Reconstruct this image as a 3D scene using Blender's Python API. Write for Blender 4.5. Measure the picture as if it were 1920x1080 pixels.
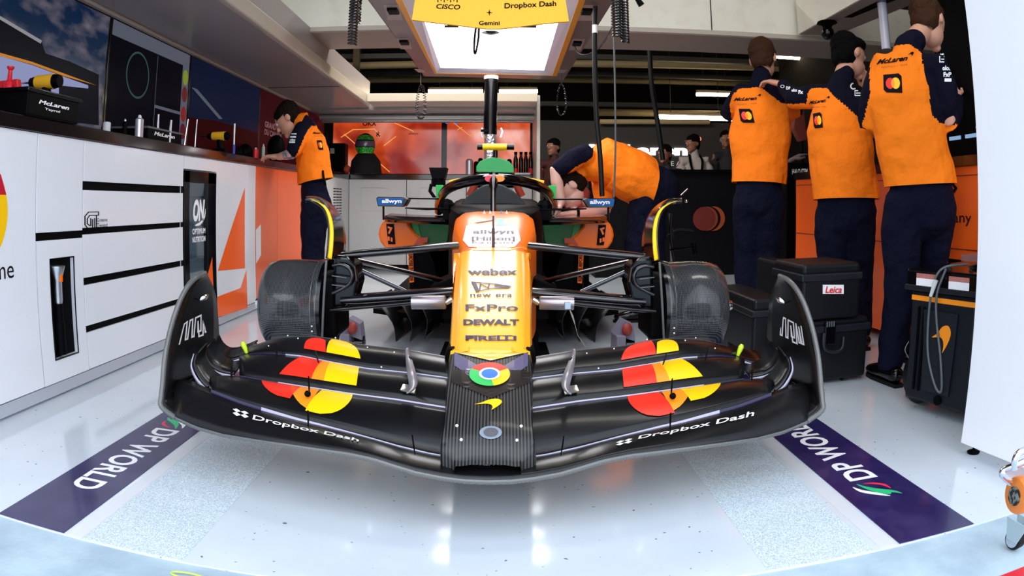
import bpy, bmesh, math, random
import numpy as np
from mathutils import Vector, Matrix, Quaternion
from mathutils.bvhtree import BVHTree
from mathutils.geometry import tessellate_polygon
random.seed(7)
PI = math.pi
scene = bpy.context.scene
for o in list(bpy.data.objects): bpy.data.objects.remove(o)
C = scene.collection

# ------------------------------------------------------------------ camera
F_PX, CXP, CYP = 1260.0, 960.0, 310.4          # fisheye: radius = F * angle, centre of the lens in the frame
CAM_H = 0.87
def _rot():
    pi_, ya, ro = -.0508, .0163, -.0036
    cp, sp, cy, sy, cr, sr = math.cos(pi_), math.sin(pi_), math.cos(ya), math.sin(ya), math.cos(ro), math.sin(ro)
    cols = []
    for v in ((1, 0, 0), (0, 0, 1), (0, 1, 0)):
        x, u, w = v
        x, w = x*cy-w*sy, x*sy+w*cy
        u, w = u*cp+w*sp, -u*sp+w*cp
        x, u = x*cr-u*sr, x*sr+u*cr
        cols.append((x, u, w))
    return np.array(cols).T
CM = _rot()                                     # rows: right, up, forward of the camera in the world
cd = bpy.data.cameras.new('camera'); cam = bpy.data.objects.new('camera', cd); C.objects.link(cam)
cd.type = 'PANO'; cd.panorama_type = 'FISHEYE_LENS_POLYNOMIAL'
cd.sensor_fit = 'HORIZONTAL'; cd.sensor_width = 36; cd.sensor_height = 20.25
cd.fisheye_fov = PI
cd.fisheye_polynomial_k0 = 0; cd.fisheye_polynomial_k1 = -1/(F_PX*36/1920)
cd.fisheye_polynomial_k2 = cd.fisheye_polynomial_k3 = cd.fisheye_polynomial_k4 = 0
cd.shift_y = (CYP-540)/1080
cd.clip_end = 200; cd.clip_start = .01
mw = Matrix.Identity(4)
for i in range(3):
    mw[i][0] = CM[0][i]; mw[i][1] = CM[1][i]; mw[i][2] = -CM[2][i]
mw[2][3] = CAM_H
cam.matrix_world = mw
scene.camera = cam

def pix(p):
    c = CM @ np.array([p[0], p[1], p[2]-CAM_H]); h = math.hypot(c[0], c[1])+1e-12; th = math.atan2(h, c[2])
    return CXP+F_PX*th*c[0]/h, CYP-F_PX*th*c[1]/h
def at(px, py, y=None, x=None, z=None):
    """the point of the photograph's ray that lies at a known depth, side or height"""
    dx, dy = px-CXP, py-CYP; r = math.hypot(dx, dy)+1e-9; th = r/F_PX
    d = CM.T @ np.array([dx/r*math.sin(th), -dy/r*math.sin(th), math.cos(th)])
    t = y/d[1] if y is not None else (x/d[0] if x is not None else (z-CAM_H)/d[2])
    return Vector((d[0]*t, d[1]*t, CAM_H+d[2]*t))

# ------------------------------------------------------------------ light and exposure
scene.view_settings.view_transform = 'Standard'; scene.view_settings.look = 'None'
scene.view_settings.gamma = 1.0; scene.view_settings.use_curve_mapping = False
scene.view_settings.exposure = 0.28
w = bpy.data.worlds.new('world'); scene.world = w; w.use_nodes = True
wn, wl = w.node_tree.nodes, w.node_tree.links; wn.clear()
bg = wn.new('ShaderNodeBackground'); wo = wn.new('ShaderNodeOutputWorld'); wl.new(bg.outputs[0], wo.inputs[0])
tc = wn.new('ShaderNodeTexCoord'); sx = wn.new('ShaderNodeSeparateXYZ'); cr_ = wn.new('ShaderNodeValToRGB')
wl.new(tc.outputs['Generated'], sx.inputs[0]); wl.new(sx.outputs['Z'], cr_.inputs[0]); wl.new(cr_.outputs[0], bg.inputs[0])
cr_.color_ramp.elements[0].position = 0.0; cr_.color_ramp.elements[0].color = (.95, .97, 1, 1)
cr_.color_ramp.elements[1].position = .8; cr_.color_ramp.elements[1].color = (.72, .84, 1, 1)
bg.inputs[1].default_value = 2.5
sun_d = bpy.data.lights.new('sun', 'SUN'); sun = bpy.data.objects.new('sun', sun_d); C.objects.link(sun)
sun_d.energy = 0.5; sun_d.angle = math.radians(40); sun_d.color = (1, .97, .93)
sun.rotation_euler = (math.radians(50), 0, math.radians(-6))     # hazy daylight coming in through the open front

def area_lamp(loc, rot, sx_, sy_, e, col):
    d = bpy.data.lights.new('lamp', 'AREA'); d.shape = 'RECTANGLE'; d.size = sx_; d.size_y = sy_; d.energy = e; d.color = col
    o = bpy.data.objects.new('fill_lamp', d); C.objects.link(o); o.location = loc; o.rotation_euler = rot
area_lamp((-.6, 6.4, 3.6), (math.radians(25), 0, 0), 3.0, .5, 130, (1, .96, .90))     # added unseen fill light to brighten the rear of the bay
area_lamp((1.2, 2.6, 4.0), (math.radians(20), 0, 0), 2.5, .5, 25, (1, .96, .90))  # second added fill light, unseen above the right side
# ------------------------------------------------------------------ materials
MATS = {}
def mat(name, col=(.5, .5, .5), rough=.5, metal=0., emit=None, es=1., coat=0., bump=None, noise=None, trans=0., spec=.5, alpha=1.):
    if name in MATS: return MATS[name]
    m = bpy.data.materials.new(name); m.use_nodes = True; MATS[name] = m
    nt = m.node_tree; b = nt.nodes['Principled BSDF']
    b.inputs['Base Color'].default_value = (*col, 1); b.inputs['Roughness'].default_value = rough
    b.inputs['Metallic'].default_value = metal; b.inputs['Coat Weight'].default_value = coat; b.inputs['Coat Roughness'].default_value = .08
    b.inputs['Specular IOR Level'].default_value = spec
    b.inputs['Transmission Weight'].default_value = trans; b.inputs['Alpha'].default_value = alpha
    if emit: b.inputs['Emission Color'].default_value = (*emit, 1); b.inputs['Emission Strength'].default_value = es
    if bump or noise:
        tcn = nt.nodes.new('ShaderNodeTexCoord')
    if bump:                                    # (scale, strength, distance)
        n = nt.nodes.new('ShaderNodeTexNoise'); n.inputs['Scale'].default_value = bump[0]; n.inputs['Detail'].default_value = 4
        nt.links.new(tcn.outputs['Object'], n.inputs['Vector'])
        bp = nt.nodes.new('ShaderNodeBump'); bp.inputs['Strength'].default_value = bump[1]; bp.inputs['Distance'].default_value = bump[2]
        nt.links.new(n.outputs['Fac'], bp.inputs['Height']); nt.links.new(bp.outputs[0], b.inputs['Normal'])
    if noise:                                   # (scale, second colour, low, high)
        n = nt.nodes.new('ShaderNodeTexNoise'); n.inputs['Scale'].default_value = noise[0]; n.inputs['Detail'].default_value = 6
        nt.links.new(tcn.outputs['Object'], n.inputs['Vector'])
        r = nt.nodes.new('ShaderNodeValToRGB'); r.color_ramp.elements[0].position = noise[2]; r.color_ramp.elements[1].position = noise[3]
        r.color_ramp.elements[0].color = (*col, 1); r.color_ramp.elements[1].color = (*noise[1], 1)
        nt.links.new(n.outputs['Fac'], r.inputs[0]); nt.links.new(r.outputs[0], b.inputs['Base Color'])
    return m
def carbon(name, a, b_, pitch, rough=.28, coat=.6, dirs=((1, 1, 1), (1, -1, -1))):
    if name in MATS: return MATS[name]
    m = mat(name, a, rough, coat=coat, spec=.3); nt = m.node_tree; b = nt.nodes['Principled BSDF']
    t = nt.nodes.new('ShaderNodeTexCoord'); fac = None
    for d in dirs:
        dot = nt.nodes.new('ShaderNodeVectorMath'); dot.operation = 'DOT_PRODUCT'; dot.inputs[1].default_value = [v*2*PI/pitch for v in d]
        nt.links.new(t.outputs['Object'], dot.inputs[0])
        s = nt.nodes.new('ShaderNodeMath'); s.operation = 'SINE'; nt.links.new(dot.outputs['Value'], s.inputs[0])
        if fac is None: fac = s
        else:
            mm = nt.nodes.new('ShaderNodeMath'); mm.operation = 'MULTIPLY'; nt.links.new(fac.outputs[0], mm.inputs[0]); nt.links.new(s.outputs[0], mm.inputs[1]); fac = mm
    r = nt.nodes.new('ShaderNodeMapRange'); r.inputs[1].default_value = -.4; r.inputs[2].default_value = .4
    nt.links.new(fac.outputs[0], r.inputs[0])
    mx = nt.nodes.new('ShaderNodeMix'); mx.data_type = 'RGBA'
    mx.inputs[6].default_value = (*a, 1); mx.inputs[7].default_value = (*b_, 1)
    nt.links.new(r.outputs[0], mx.inputs[0]); nt.links.new(mx.outputs[2], b.inputs['Base Color'])
    return m

# ------------------------------------------------------------------ mesh builder
def V(*a): return Vector(a)
class MB:
    def __init__(s): s.v = []; s.f = []; s.m = []
    def add(s, vs, fs, mi=0):
        o = len(s.v); s.v += [tuple(v) for v in vs]; s.f += [tuple(i+o for i in f) for f in fs]; s.m += [mi]*len(fs); return s
    def box(s, lo, hi, mi=0):
        x0, y0, z0 = lo; x1, y1, z1 = hi
        return s.add([(x0,y0,z0),(x1,y0,z0),(x1,y1,z0),(x0,y1,z0),(x0,y0,z1),(x1,y0,z1),(x1,y1,z1),(x0,y1,z1)],
                     [(0,3,2,1),(4,5,6,7),(0,1,5,4),(1,2,6,5),(2,3,7,6),(3,0,4,7)], mi)
    def obox(s, c, ax, ay, az, mi=0):          # oriented box: centre and three half-axes
        c, ax, ay, az = map(Vector, (c, ax, ay, az))
        vs = [c+sx_*ax+sy*ay+sz*az for sz in (-1, 1) for sx_, sy in ((-1,-1),(1,-1),(1,1),(-1,1))]
        return s.add(vs, [(0,3,2,1),(4,5,6,7),(0,1,5,4),(1,2,6,5),(2,3,7,6),(3,0,4,7)], mi)
    def grid(s, rows, mi=0, close=False):
        n = len(rows[0]); vs = [p for r in rows for p in r]; fs = []
        for i in range(len(rows)-1):
            for j in range(n if close else n-1):
                k = (j+1) % n; fs.append((i*n+j, i*n+k, (i+1)*n+k, (i+1)*n+j))
        return s.add(vs, fs, mi)
    def tube(s, pts, r, seg=10, mi=0, cap=True, flat=None):
        """round tube; r one radius or one per point; flat = (side vector, ratio) squashes the section"""
        pts = [Vector(p) for p in pts]; n = len(pts); rr = r if hasattr(r, '__len__') else [r]*n
        up = None; rows = []
        for i, p in enumerate(pts):
            t = (pts[min(i+1, n-1)]-pts[max(i-1, 0)]).normalized()
            if flat: up = Vector(flat[0])
            elif up is None: up = Vector((0, 0, 1)) if abs(t.z) < .9 else Vector((1, 0, 0))
            a = (up-t*up.dot(t)).normalized(); b = t.cross(a)
            if not flat: up = a
            k = flat[1] if flat else 1
            rows.append([p+a*math.cos(q)*rr[i]+b*math.sin(q)*rr[i]*k for q in [2*PI*j/seg for j in range(seg)]])
        s.grid(rows, mi, True)
        if cap:
            o = len(s.v); s.v += [tuple(pts[0]), tuple(pts[-1])]
            b0 = o-n*seg; b1 = o-seg
            for j in range(seg):
                s.f.append((o, b0+(j+1) % seg, b0+j)); s.f.append((o+1, b1+j, b1+(j+1) % seg)); s.m += [mi, mi]
        return s
    def lathe(s, c, ax, prof, seg=24, mi=0):
        """prof: (distance along the axis, radius)"""
        c = Vector(c); ax = Vector(ax).normalized(); u = ax.orthogonal().normalized(); w_ = ax.cross(u)
        rows = [[c+ax*h+(u*math.cos(q)+w_*math.sin(q))*max(r, 1e-4) for q in [2*PI*j/seg for j in range(seg)]] for h, r in prof]
        s.grid(rows, mi, True); n = len(prof); o = len(s.v)-n*seg
        s.f.append(tuple(o+j for j in range(seg))[::-1]); s.f.append(tuple(o+(n-1)*seg+j for j in range(seg))); s.m += [mi, mi]
        return s
    def ball(s, c, r, seg=16, mi=0, rot=None):
        r = r if hasattr(r, '__len__') else (r, r, r); c = Vector(c); rows = []
        for i in range(seg//2+1):
            t = PI*i/(seg//2); row = []
            for j in range(seg):
                q = 2*PI*j/seg; p = Vector((r[0]*max(math.sin(t), .01)*math.cos(q), r[1]*max(math.sin(t), .01)*math.sin(q), r[2]*math.cos(t)))
                if rot is not None: p = rot @ p
                row.append(c+p)
            rows.append(row)
        s.grid(rows, mi, True); n = len(rows); o = len(s.v)-n*seg
        s.f.append(tuple(o+j for j in range(seg))); s.f.append(tuple(o+(n-1)*seg+j for j in range(seg))[::-1]); s.m += [mi, mi]
        return s
    def prism(s, poly, d, mi=0):
        """solid from a 3D polygon pushed along d"""
        poly = [Vector(p) for p in poly]; d = Vector(d); n = len(poly)
        tris = tessellate_polygon([poly]); vs = poly+[p+d for p in poly]
        fs = [tuple(t) for t in tris]+[tuple(i+n for i in t)[::-1] for t in tris]+[(i, (i+1) % n, (i+1) % n+n, i+n) for i in range(n)]
        return s.add(vs, fs, mi)
    def build(s, name, mats, parent=None, smooth=None, bevel=0, sub=0, solid=0, sol_off=-1):
        me = bpy.data.meshes.new(name); me.from_pydata(s.v, [], s.f)
        mats = mats if isinstance(mats, (list, tuple)) else [mats]
        for m in mats: me.materials.append(m)
        me.polygons.foreach_set('material_index', [min(i, len(mats)-1) for i in s.m])
        bm = bmesh.new(); bm.from_mesh(me); bmesh.ops.recalc_face_normals(bm, faces=bm.faces); bm.to_mesh(me); bm.free()
        o = bpy.data.objects.new(name, me); C.objects.link(o)
        if smooth is not None:
            me.shade_smooth() if hasattr(me, 'shade_smooth') else None
            try: me.set_sharp_from_angle(angle=math.radians(smooth))
            except Exception: pass
        if solid:
            md = o.modifiers.new('solid', 'SOLIDIFY'); md.thickness = solid; md.offset = sol_off
        if bevel:
            md = o.modifiers.new('bevel', 'BEVEL'); md.width = bevel; md.segments = 3; md.limit_method = 'ANGLE'; md.angle_limit = math.radians(35)
        if sub:
            md = o.modifiers.new('sub', 'SUBSURF'); md.levels = md.render_levels = sub
        if parent is not None: adopt(o, parent)
        return o
def world_loc(p):
    v = Vector(p.location)
    while p.parent is not None: p = p.parent; v = v+p.location
    return v
def adopt(o, parent):
    o.parent = parent; o.matrix_parent_inverse = Matrix.Identity(4)
    o.location = Vector(o.location)-world_loc(parent)
def tag(o, label=None, cat=None, group=None, kind=None):
    if label: o['label'] = label
    if cat: o['category'] = cat
    if group: o['group'] = group
    if kind: o['kind'] = kind
    return o
def thing(name, loc, label, cat, group=None):
    o = bpy.data.objects.new(name, None); C.objects.link(o); o.location = loc; o.empty_display_size = .05
    return tag(o, label, cat, group)
def struct(o): o['kind'] = 'structure'; return o
def spline(P, n=6, closed=False):
    """Catmull-Rom through the points P"""
    P = [Vector(p) for p in P]; out = []; m = len(P)
    for i in range(m if closed else m-1):
        if closed: a, b, c, d = P[i-1], P[i], P[(i+1) % m], P[(i+2) % m]
        else: a, b, c, d = P[max(i-1, 0)], P[i], P[i+1], P[min(i+2, m-1)]
        for k in range(n):
            t = k/n
            out.append(.5*((2*b)+(c-a)*t+(2*a-5*b+4*c-d)*t*t+(3*b-a-3*c+d)*t**3))
    if not closed: out.append(P[-1])
    return out
def mirror_x(p, x0): return Vector((2*x0-p[0], p[1], p[2]))

# ------------------------------------------------------------------ flat shapes: lettering and marks, all in the unit square
_T = {}
def text2d(s, bold=0., shear=0., space=1.):
    key = (s, bold, shear, space)
    if key in _T: return _T[key]
    cu = bpy.data.curves.new('t', 'FONT'); cu.body = s; cu.size = 1; cu.offset = bold; cu.shear = shear; cu.space_character = space; cu.resolution_u = 4
    o = bpy.data.objects.new('t', cu); C.objects.link(o); dg = bpy.context.evaluated_depsgraph_get(); dg.update()
    me = bpy.data.meshes.new_from_object(o.evaluated_get(dg)); bpy.data.objects.remove(o); bpy.data.curves.remove(cu)
    vs = [(v.co.x, v.co.y) for v in me.vertices]; fs = [tuple(p.vertices) for p in me.polygons]; bpy.data.meshes.remove(me)
    x0 = min(v[0] for v in vs); x1 = max(v[0] for v in vs); y0 = min(v[1] for v in vs); y1 = max(v[1] for v in vs)
    r = ([((x-x0)/(x1-x0), (y-y0)/(y1-y0)) for x, y in vs], fs); _T[key] = r; return r
def poly2d(pts):
    return (list(pts), [tuple(t) for t in tessellate_polygon([[Vector((x, y, 0)) for x, y in pts]])])
def disc2d(cx=.5, cy=.5, r=.5, ry=None, n=40, a0=0, a1=2*PI, r0=0):
    ry = r if ry is None else ry; vs = []; fs = []
    for i in range(n+1):
        q = a0+(a1-a0)*i/n; vs += [(cx+r0*math.cos(q), cy+r0*ry/r*math.sin(q)), (cx+r*math.cos(q), cy+ry*math.sin(q))]
    for i in range(n): fs.append((2*i, 2*i+1, 2*i+3, 2*i+2))
    return (vs, fs)
def stroke2d(lines, wd, asp=1.):
    vs = []; fs = []
    for L in lines:
        for a, b in zip(L, L[1:]):
            dx, dy = (b[0]-a[0])*asp, b[1]-a[1]; l = math.hypot(dx, dy)+1e-9; nx, ny = -dy/l*wd/2/asp, dx/l*wd/2; ex, ey = dx/l*wd/2/asp, dy/l*wd/2
            o = len(vs); vs += [(a[0]-ex+nx, a[1]-ey+ny), (a[0]-ex-nx, a[1]-ey-ny), (b[0]+ex-nx, b[1]+ey-ny), (b[0]+ex+nx, b[1]+ey+ny)]; fs.append((o, o+1, o+2, o+3))
    return (vs, fs)
def place2d(sh, x0, y0, x1, y1):
    return ([(x0+(x1-x0)*x, y0+(y1-y0)*y) for x, y in sh[0]], sh[1])
def curvy(pts, n=6): return [(p.x, p.y) for p in spline([(x, y, 0) for x, y in pts], n, True)]
SWOOSH = poly2d(curvy([(0, .50), (.25, .66), (.55, .95), (.85, 1.0), (1, .78), (.93, .48), (.72, .12), (.62, 0), (.66, .22), (.60, .46), (.42, .56), (.2, .52)], 4))
def merge2d(*parts): return parts
def decal(name, parts, fn, mats, parent=None, label=None):
    if len(parts) > 1 and name in ('lettering', 'gold_lines'):
        return [decal(name, [p], fn, mats, parent) for p in parts][0]
    """parts: [(shape, material index)], fn maps (u, v) to a point"""
    b = MB()
    for k, (sh, mi) in enumerate(parts):
        b.add([fn(x, y) for x, y in sh[0]], sh[1], mi)
    me_o = b.build(name, mats, None)
    if parent is not None: adopt(me_o, parent)
    if label: me_o['label'] = label
    return me_o
def quadmap(bl, br, tr, tl, off=.002, toward=None):
    bl, br, tr, tl = map(Vector, (bl, br, tr, tl)); n = (br-bl).cross(tl-bl).normalized()
    if toward is None: toward = Vector((0, 0, CAM_H))
    if n.dot(Vector(toward)-bl) < 0: n = -n
    def fn(u, v): return bl*(1-u)*(1-v)+br*u*(1-v)+tr*u*v+tl*(1-u)*v+n*off
    return fn
def layers(fn, n):                              # stacked decals: keep each a hair above the one below
    return fn
def label_on(name, s, quad, m, parent, bold=.0, shear=0., off=.002, **k):
    return decal(name, [(text2d(s, bold, shear, **k), 0)], quadmap(*quad, off=off), m, parent)
def bvh_of(o):
    dg = bpy.context.evaluated_depsgraph_get(); dg.update()
    return BVHTree.FromObject(o, dg)            # object space equals world space here while unparented
def project_decal(name, parts, origin, ux, uy, direction, bvh, mats, parent=None, off=.003):
    """throws a flat mark (unit square spanned by ux, uy from origin) along direction onto a surface"""
    d = Vector(direction).normalized(); origin, ux, uy = map(Vector, (origin, ux, uy)); b = MB(); last = None
    for sh, mi in parts:
        vs = []; miss = set()
        for x, y in sh[0]:
            p = origin+ux*x+uy*y; h = bvh.ray_cast(p-d*1.5, d, 4)
            if h[0] is not None: last = h[3]; vs.append(h[0]-d*(off+.0012*mi))
            else: vs.append(p-d*1.5+d*(last or 1.5)-d*off); miss.add(len(vs)-1)
        b.add(vs, [f for f in sh[1] if not any(i in miss for i in f)], mi)
    o = b.build(name, mats)
    if parent is not None: adopt(o, parent)
    return o
def fine2d(sh, n=2):
    """splits faces so a mark can follow a curved surface"""
    bm = bmesh.new(); vs = [bm.verts.new((x, y, 0)) for x, y in sh[0]]
    for f in sh[1]:
        try: bm.faces.new([vs[i] for i in f])
        except ValueError: pass
    bmesh.ops.triangulate(bm, faces=bm.faces)
    for _ in range(n):
        es = [e for e in bm.edges if e.calc_length() > .12]
        if not es: break
        bmesh.ops.subdivide_edges(bm, edges=es, cuts=1); bmesh.ops.triangulate(bm, faces=[f for f in bm.faces if len(f.verts) > 3])
    bm.verts.index_update(); r = ([(v.co.x, v.co.y) for v in bm.verts], [tuple(v.index for v in f.verts) for f in bm.faces]); bm.free(); return r

# shared materials
orange = mat('orange_fabric', (1.0, .215, .006), .75, bump=(4.2, .8, .07), spec=.2)
orange_paint = mat('papaya_paint', (1.0, .17, .004), .32, coat=.12, spec=.3)
deep_orange = mat('orange_panel', (1.0, .13, .008), .3, coat=.3)
yellow = mat('yellow_paint', (1.0, .48, .015), .28, coat=.35)
bright_yellow = mat('bright_yellow', (1.0, .60, .0), .35)
mc_red = mat('signal_red', (.86, .025, .01), .35); mc_orange = mat('overlap_orange', (1.0, .28, .01), .35); mc_yellow = mat('disc_yellow', (1.0, .56, .0), .35)
white = mat('white_gloss', (.80, .81, .86), .16, coat=.3)
white_mark = mat('white_print', (.9, .9, .92), .5)
black_mark = mat('black_print', (.004, .002, .006), .7, spec=.1)
black = mat('black_plastic', (.0016, .0016, .0022), .5, spec=.05)
black_gloss = mat('black_gloss', (.002, .0018, .003), .16, spec=.3, coat=.15)
rubber = mat('black_rubber', (.003, .003, .004), .5, spec=.25)
navy = mat('navy_fabric', (.0045, .0042, .013), .85, bump=(8, .8, .05), spec=.08)
trouser = mat('navy_trousers', (.0045, .0055, .017), .85, bump=(8, .9, .06), spec=.08)
alu = mat('brushed_aluminium', (.62, .64, .68), .3, metal=1)
steel = mat('polished_steel', (.75, .76, .8), .15, metal=1)
skin = mat('skin', (.62, .30, .20), .55, bump=(60, .1, .003))
hair_dark = mat('dark_brown_hair', (.010, .005, .003), .7, spec=.08, bump=(90, .8, .01)); hair_brown = mat('brown_hair', (.045, .018, .008), .7, spec=.08, bump=(90, .8, .01))
hair_black = mat('black_hair', (.0025, .002, .002), .7, spec=.05, bump=(90, .8, .01))
green = mat('green_cover', (.02, .30, .07), .5); green_dark = mat('dark_green_cover', (.008, .13, .03), .5)
cb = carbon('carbon_weave', (.002, .002, .003), (.075, .08, .085), .0115, rough=.27, coat=.7)
cb_soft = carbon('carbon_dark', (.0022, .002, .003), (.007, .007, .008), .009, rough=.28, coat=.12)
cb_lines = carbon('carbon_ribbed', (.0025, .0025, .003), (.050, .048, .047), .0085, rough=.38, coat=.15, dirs=((1, 0, 0),))
lilac = mat('grey_lilac_edge', (.40, .38, .50), .3, coat=.4)
# ================================================================== THE ROOM
YF = 1.317                                       # front edge of the painted floor
def floor_mat():
    m = mat('epoxy_floor', (.56, .60, .66), .12, coat=.5); nt = m.node_tree; b = nt.nodes['Principled BSDF']
    t = nt.nodes.new('ShaderNodeTexCoord'); n = nt.nodes.new('ShaderNodeTexNoise'); n.inputs['Scale'].default_value = 1.7; n.inputs['Detail'].default_value = 8
    nt.links.new(t.outputs['Object'], n.inputs['Vector'])
    r = nt.nodes.new('ShaderNodeValToRGB'); r.color_ramp.elements[0].position = .3; r.color_ramp.elements[0].color = (.58, .64, .71, 1); r.color_ramp.elements[1].position = .75; r.color_ramp.elements[1].color = (.70, .76, .81, 1)
    nt.links.new(n.outputs['Fac'], r.inputs[0])
    v = nt.nodes.new('ShaderNodeTexNoise'); v.inputs['Scale'].default_value = 55; v.inputs['Detail'].default_value = 1; nt.links.new(t.outputs['Object'], v.inputs['Vector'])
    r2 = nt.nodes.new('ShaderNodeValToRGB'); r2.color_ramp.elements[0].position = .22; r2.color_ramp.elements[0].color = (.25, .25, .28, 1); r2.color_ramp.elements[1].position = .27; r2.color_ramp.elements[1].color = (1, 1, 1, 1)
    nt.links.new(v.outputs['Fac'], r2.inputs[0])
    mx = nt.nodes.new('ShaderNodeMix'); mx.data_type = 'RGBA'; mx.blend_type = 'MULTIPLY'; mx.inputs[0].default_value = 1
    nt.links.new(r.outputs[0], mx.inputs[6]); nt.links.new(r2.outputs[0], mx.inputs[7]); nt.links.new(mx.outputs[2], b.inputs['Base Color'])
    return m
FL = struct(MB().box((-6, YF, -.2), (7, 20, 0)).build('floor', floor_mat()))
conc = mat('blue_grey_concrete', (.32, .42, .50), .6, noise=(6, (.44, .56, .63), .35, .65), bump=(60, .3, .004))
struct(MB().box((-14, -16, -.2), (14, YF, -.004)).build('floor_apron', conc))
red_line = mat('red_ground_paint', (.62, .008, .02), .45)
struct(MB().prism([(1.118, 1.064, -.004), (2.6, 1.10, -.004), (2.6, .93, -.004), (1.10, .93, -.004)], (0, 0, .0015)).build('trim_1', red_line))
speck = mat('speckled_grip_floor', (.42, .50, .56), .5, noise=(330, (.74, .84, .90), .42, .56), bump=(330, .6, .003))
for i, (xa, xb) in enumerate(((-1.045, -.753), (.617, .91))):
    struct(MB().box((xa, YF+.004, -.001), (xb, 3.4, .0012)).build('trim_%d' % (2+i), speck))
pale = mat('pale_floor_line', (.66, .68, .72), .2)
struct(MB().box((-1.095, YF+.004, -.001), (-1.05, 3.0, .0008)).build('trim_4', pale))
struct(MB().box((.93, YF+.004, -.001), (.978, 3.0, .0008)).build('trim_5', pale))
# printed floor bands
band_m = mat('navy_floor_vinyl', (.012, .008, .075), .3, noise=(9, (.035, .028, .12), .4, .75), coat=.2)
def floor_band(x0, x1, side):
    t = thing('floor_decal', ((x0+x1)/2, YF+.02, 0), 'dark blue floor strip with white DP WORLD lettering on the %s of the car' % side, 'floor sticker')
    MB().box((x0, YF+.004, -.0005), (x1, 3.1, .0022)).build('strip', band_m, t)
    return t
z = .0026
bl_ = floor_band(-1.345, -1.11, 'left')
def rd(x, y): return V(x, y, z)
# left band reads towards the viewer, letter tops to +x ; right band reads away, tops to -x
xm = -1.228
decal('lettering', [(text2d('DP WORLD', .022, 0, 1.02), 0)], lambda u, v: rd(xm-.052+v*.104, 2.19-u*.60), white_mark, bl_)
LEAF = [(poly2d(curvy([(0, .1), (.25, .55), (.6, .95), (1, 1), (.7, .8), (.35, .4)], 4)), 0),
        (poly2d(curvy([(.1, .05), (.3, .35), (.65, .6), (1.15, .75), (.8, .45), (.5, .05), (.3, -.25), (.0, -.4), (.2, -.1)], 4)), 1),
        (poly2d(curvy([(.45, -.25), (.75, -.1), (1.0, .25), (1.1, .5), (1.05, .1), (.8, -.25)], 4)), 2)]
leafm = [white_mark, mat('leaf_green', (.02, .52, .20), .4), mat('leaf_red', (.85, .03, .08), .4)]
decal('emblem', LEAF, lambda u, v: rd(xm-.035+v*.08, 2.32-u*.10), leafm, bl_)
br_ = floor_band(.988, 1.237, 'right'); xr = 1.112
decal('lettering', [(text2d('DP WORLD', .022, 0, 1.02), 0)], lambda u, v: rd(xr+.050-v*.105, 1.735+u*.66), white_mark, br_)
decal('emblem', LEAF, lambda u, v: rd(xr+.018-v*.085, 1.59+u*.105), leafm, br_)

# walls and ceiling
dark_wall = mat('dark_grey_wall', (.010, .008, .007), .9, spec=.1); ceil_m = mat('black_ceiling', (.006, .005, .005), .9)
struct(MB().box((-3.15, YF, 0), (-3.0, 20, 4.2)).build('wall_left', dark_wall))
struct(MB().box((6.0, YF, 0), (6.15, 20, 4.2)).build('wall_right', dark_wall))
struct(MB().box((-3.15, 19, 0), (6.15, 19.2, 4.2)).build('wall_back', dark_wall))
struct(MB().box((-3.15, YF, 4.2), (6.15, 20, 4.35)).build('ceiling', ceil_m))
part_m = mat('grey_partition', (.040, .034, .030), .8, emit=None)
struct(MB().box((.55, 10.6, 0), (6.0, 10.72, 2.13)).build('wall_partition', part_m))
fascia = mat('front_fascia', (.5, .5, .52), .6)
struct(MB().box((-8, YF-.05, 3.4), (10, YF+.12, 6)).build('wall_front', fascia))
struct(MB().box((2.62, YF-.05, 0), (10, YF+.12, 3.4)).build('wall_front_right', fascia))
struct(MB().box((-8, YF-.05, 0), (-3.0, YF+.12, 3.4)).build('wall_front_left', fascia))

# ceiling service pipes, ducts and fluorescent battens
duct = mat('cream_duct', (.42, .31, .15), .55); dk = mat('dark_truss', (.03, .024, .018), .6)
def tube_lamp(px0, px1, py0, py1, y, label, zs=None, hgt=.035):
    a, b = at(px0, py0, y=y), at(px1, py1, y=y); t = thing('fluorescent_lamp', (a+b)/2, label, 'lamp')
    MB().tube([a, b], hgt, 10).build('tube', LAMP, t)
    MB().box((min(a.x, b.x), y+.02, max(a.z, b.z)+.03), (max(a.x, b.x), y+.09, max(a.z, b.z)+.09)).build('housing', dk, t)
    for k in (.2, .8): c_ = a.lerp(b, k); MB().tube([(c_.x, y+.055, c_.z+.08), (c_.x, y+.055, 4.21)], .006, 6).build('hanger_rod', dk, t)
LAMP = mat('fluorescent_glow', (1, .9, .7), .5, emit=(1, .84, .55), es=16)
tube_lamp(803, 905, 171, 171, 13.2, 'long fluorescent tube lit on the ceiling to the left of the black hose')
tube_lamp(936, 1008, 171, 171, 13.2, 'short fluorescent tube lit on the ceiling to the right of the black hose')
tube_lamp(1306, 1376, 177, 178, 13.2, 'lit fluorescent tube just left of the shoulder of the left standing mechanic')
tube_lamp(1228, 1378, 219, 223, 12.2, 'longest fluorescent tube lit above the grey partition', hgt=.042)
tube_lamp(1452, 1560, 105, 113, 9.2, 'bright fluorescent tube seen between the heads of the two left standing mechanics', hgt=.034)
def pipe(px0, px1, py0, py1, y, r, m, label, name='ceiling_pipe'):
    a, b = at(px0, py0, y=y), at(px1, py1, y=y); o = MB().tube([a, b], r, 12).build(name, m, smooth=40)
    tag(o, label, 'pipe'); return o
pipe(560, 1440, 78, 82, 9.0, .05, duct, 'cream pipe running across the dark ceiling nearest behind the white header')
pipe(640, 1600, 124, 134, 11.5, .065, duct, 'cream duct crossing the ceiling behind the light box, second from the front')
pipe(690, 1600, 150, 165, 12.6, .06, duct, 'thin cream duct crossing the ceiling just above the fluorescent tubes')
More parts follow.
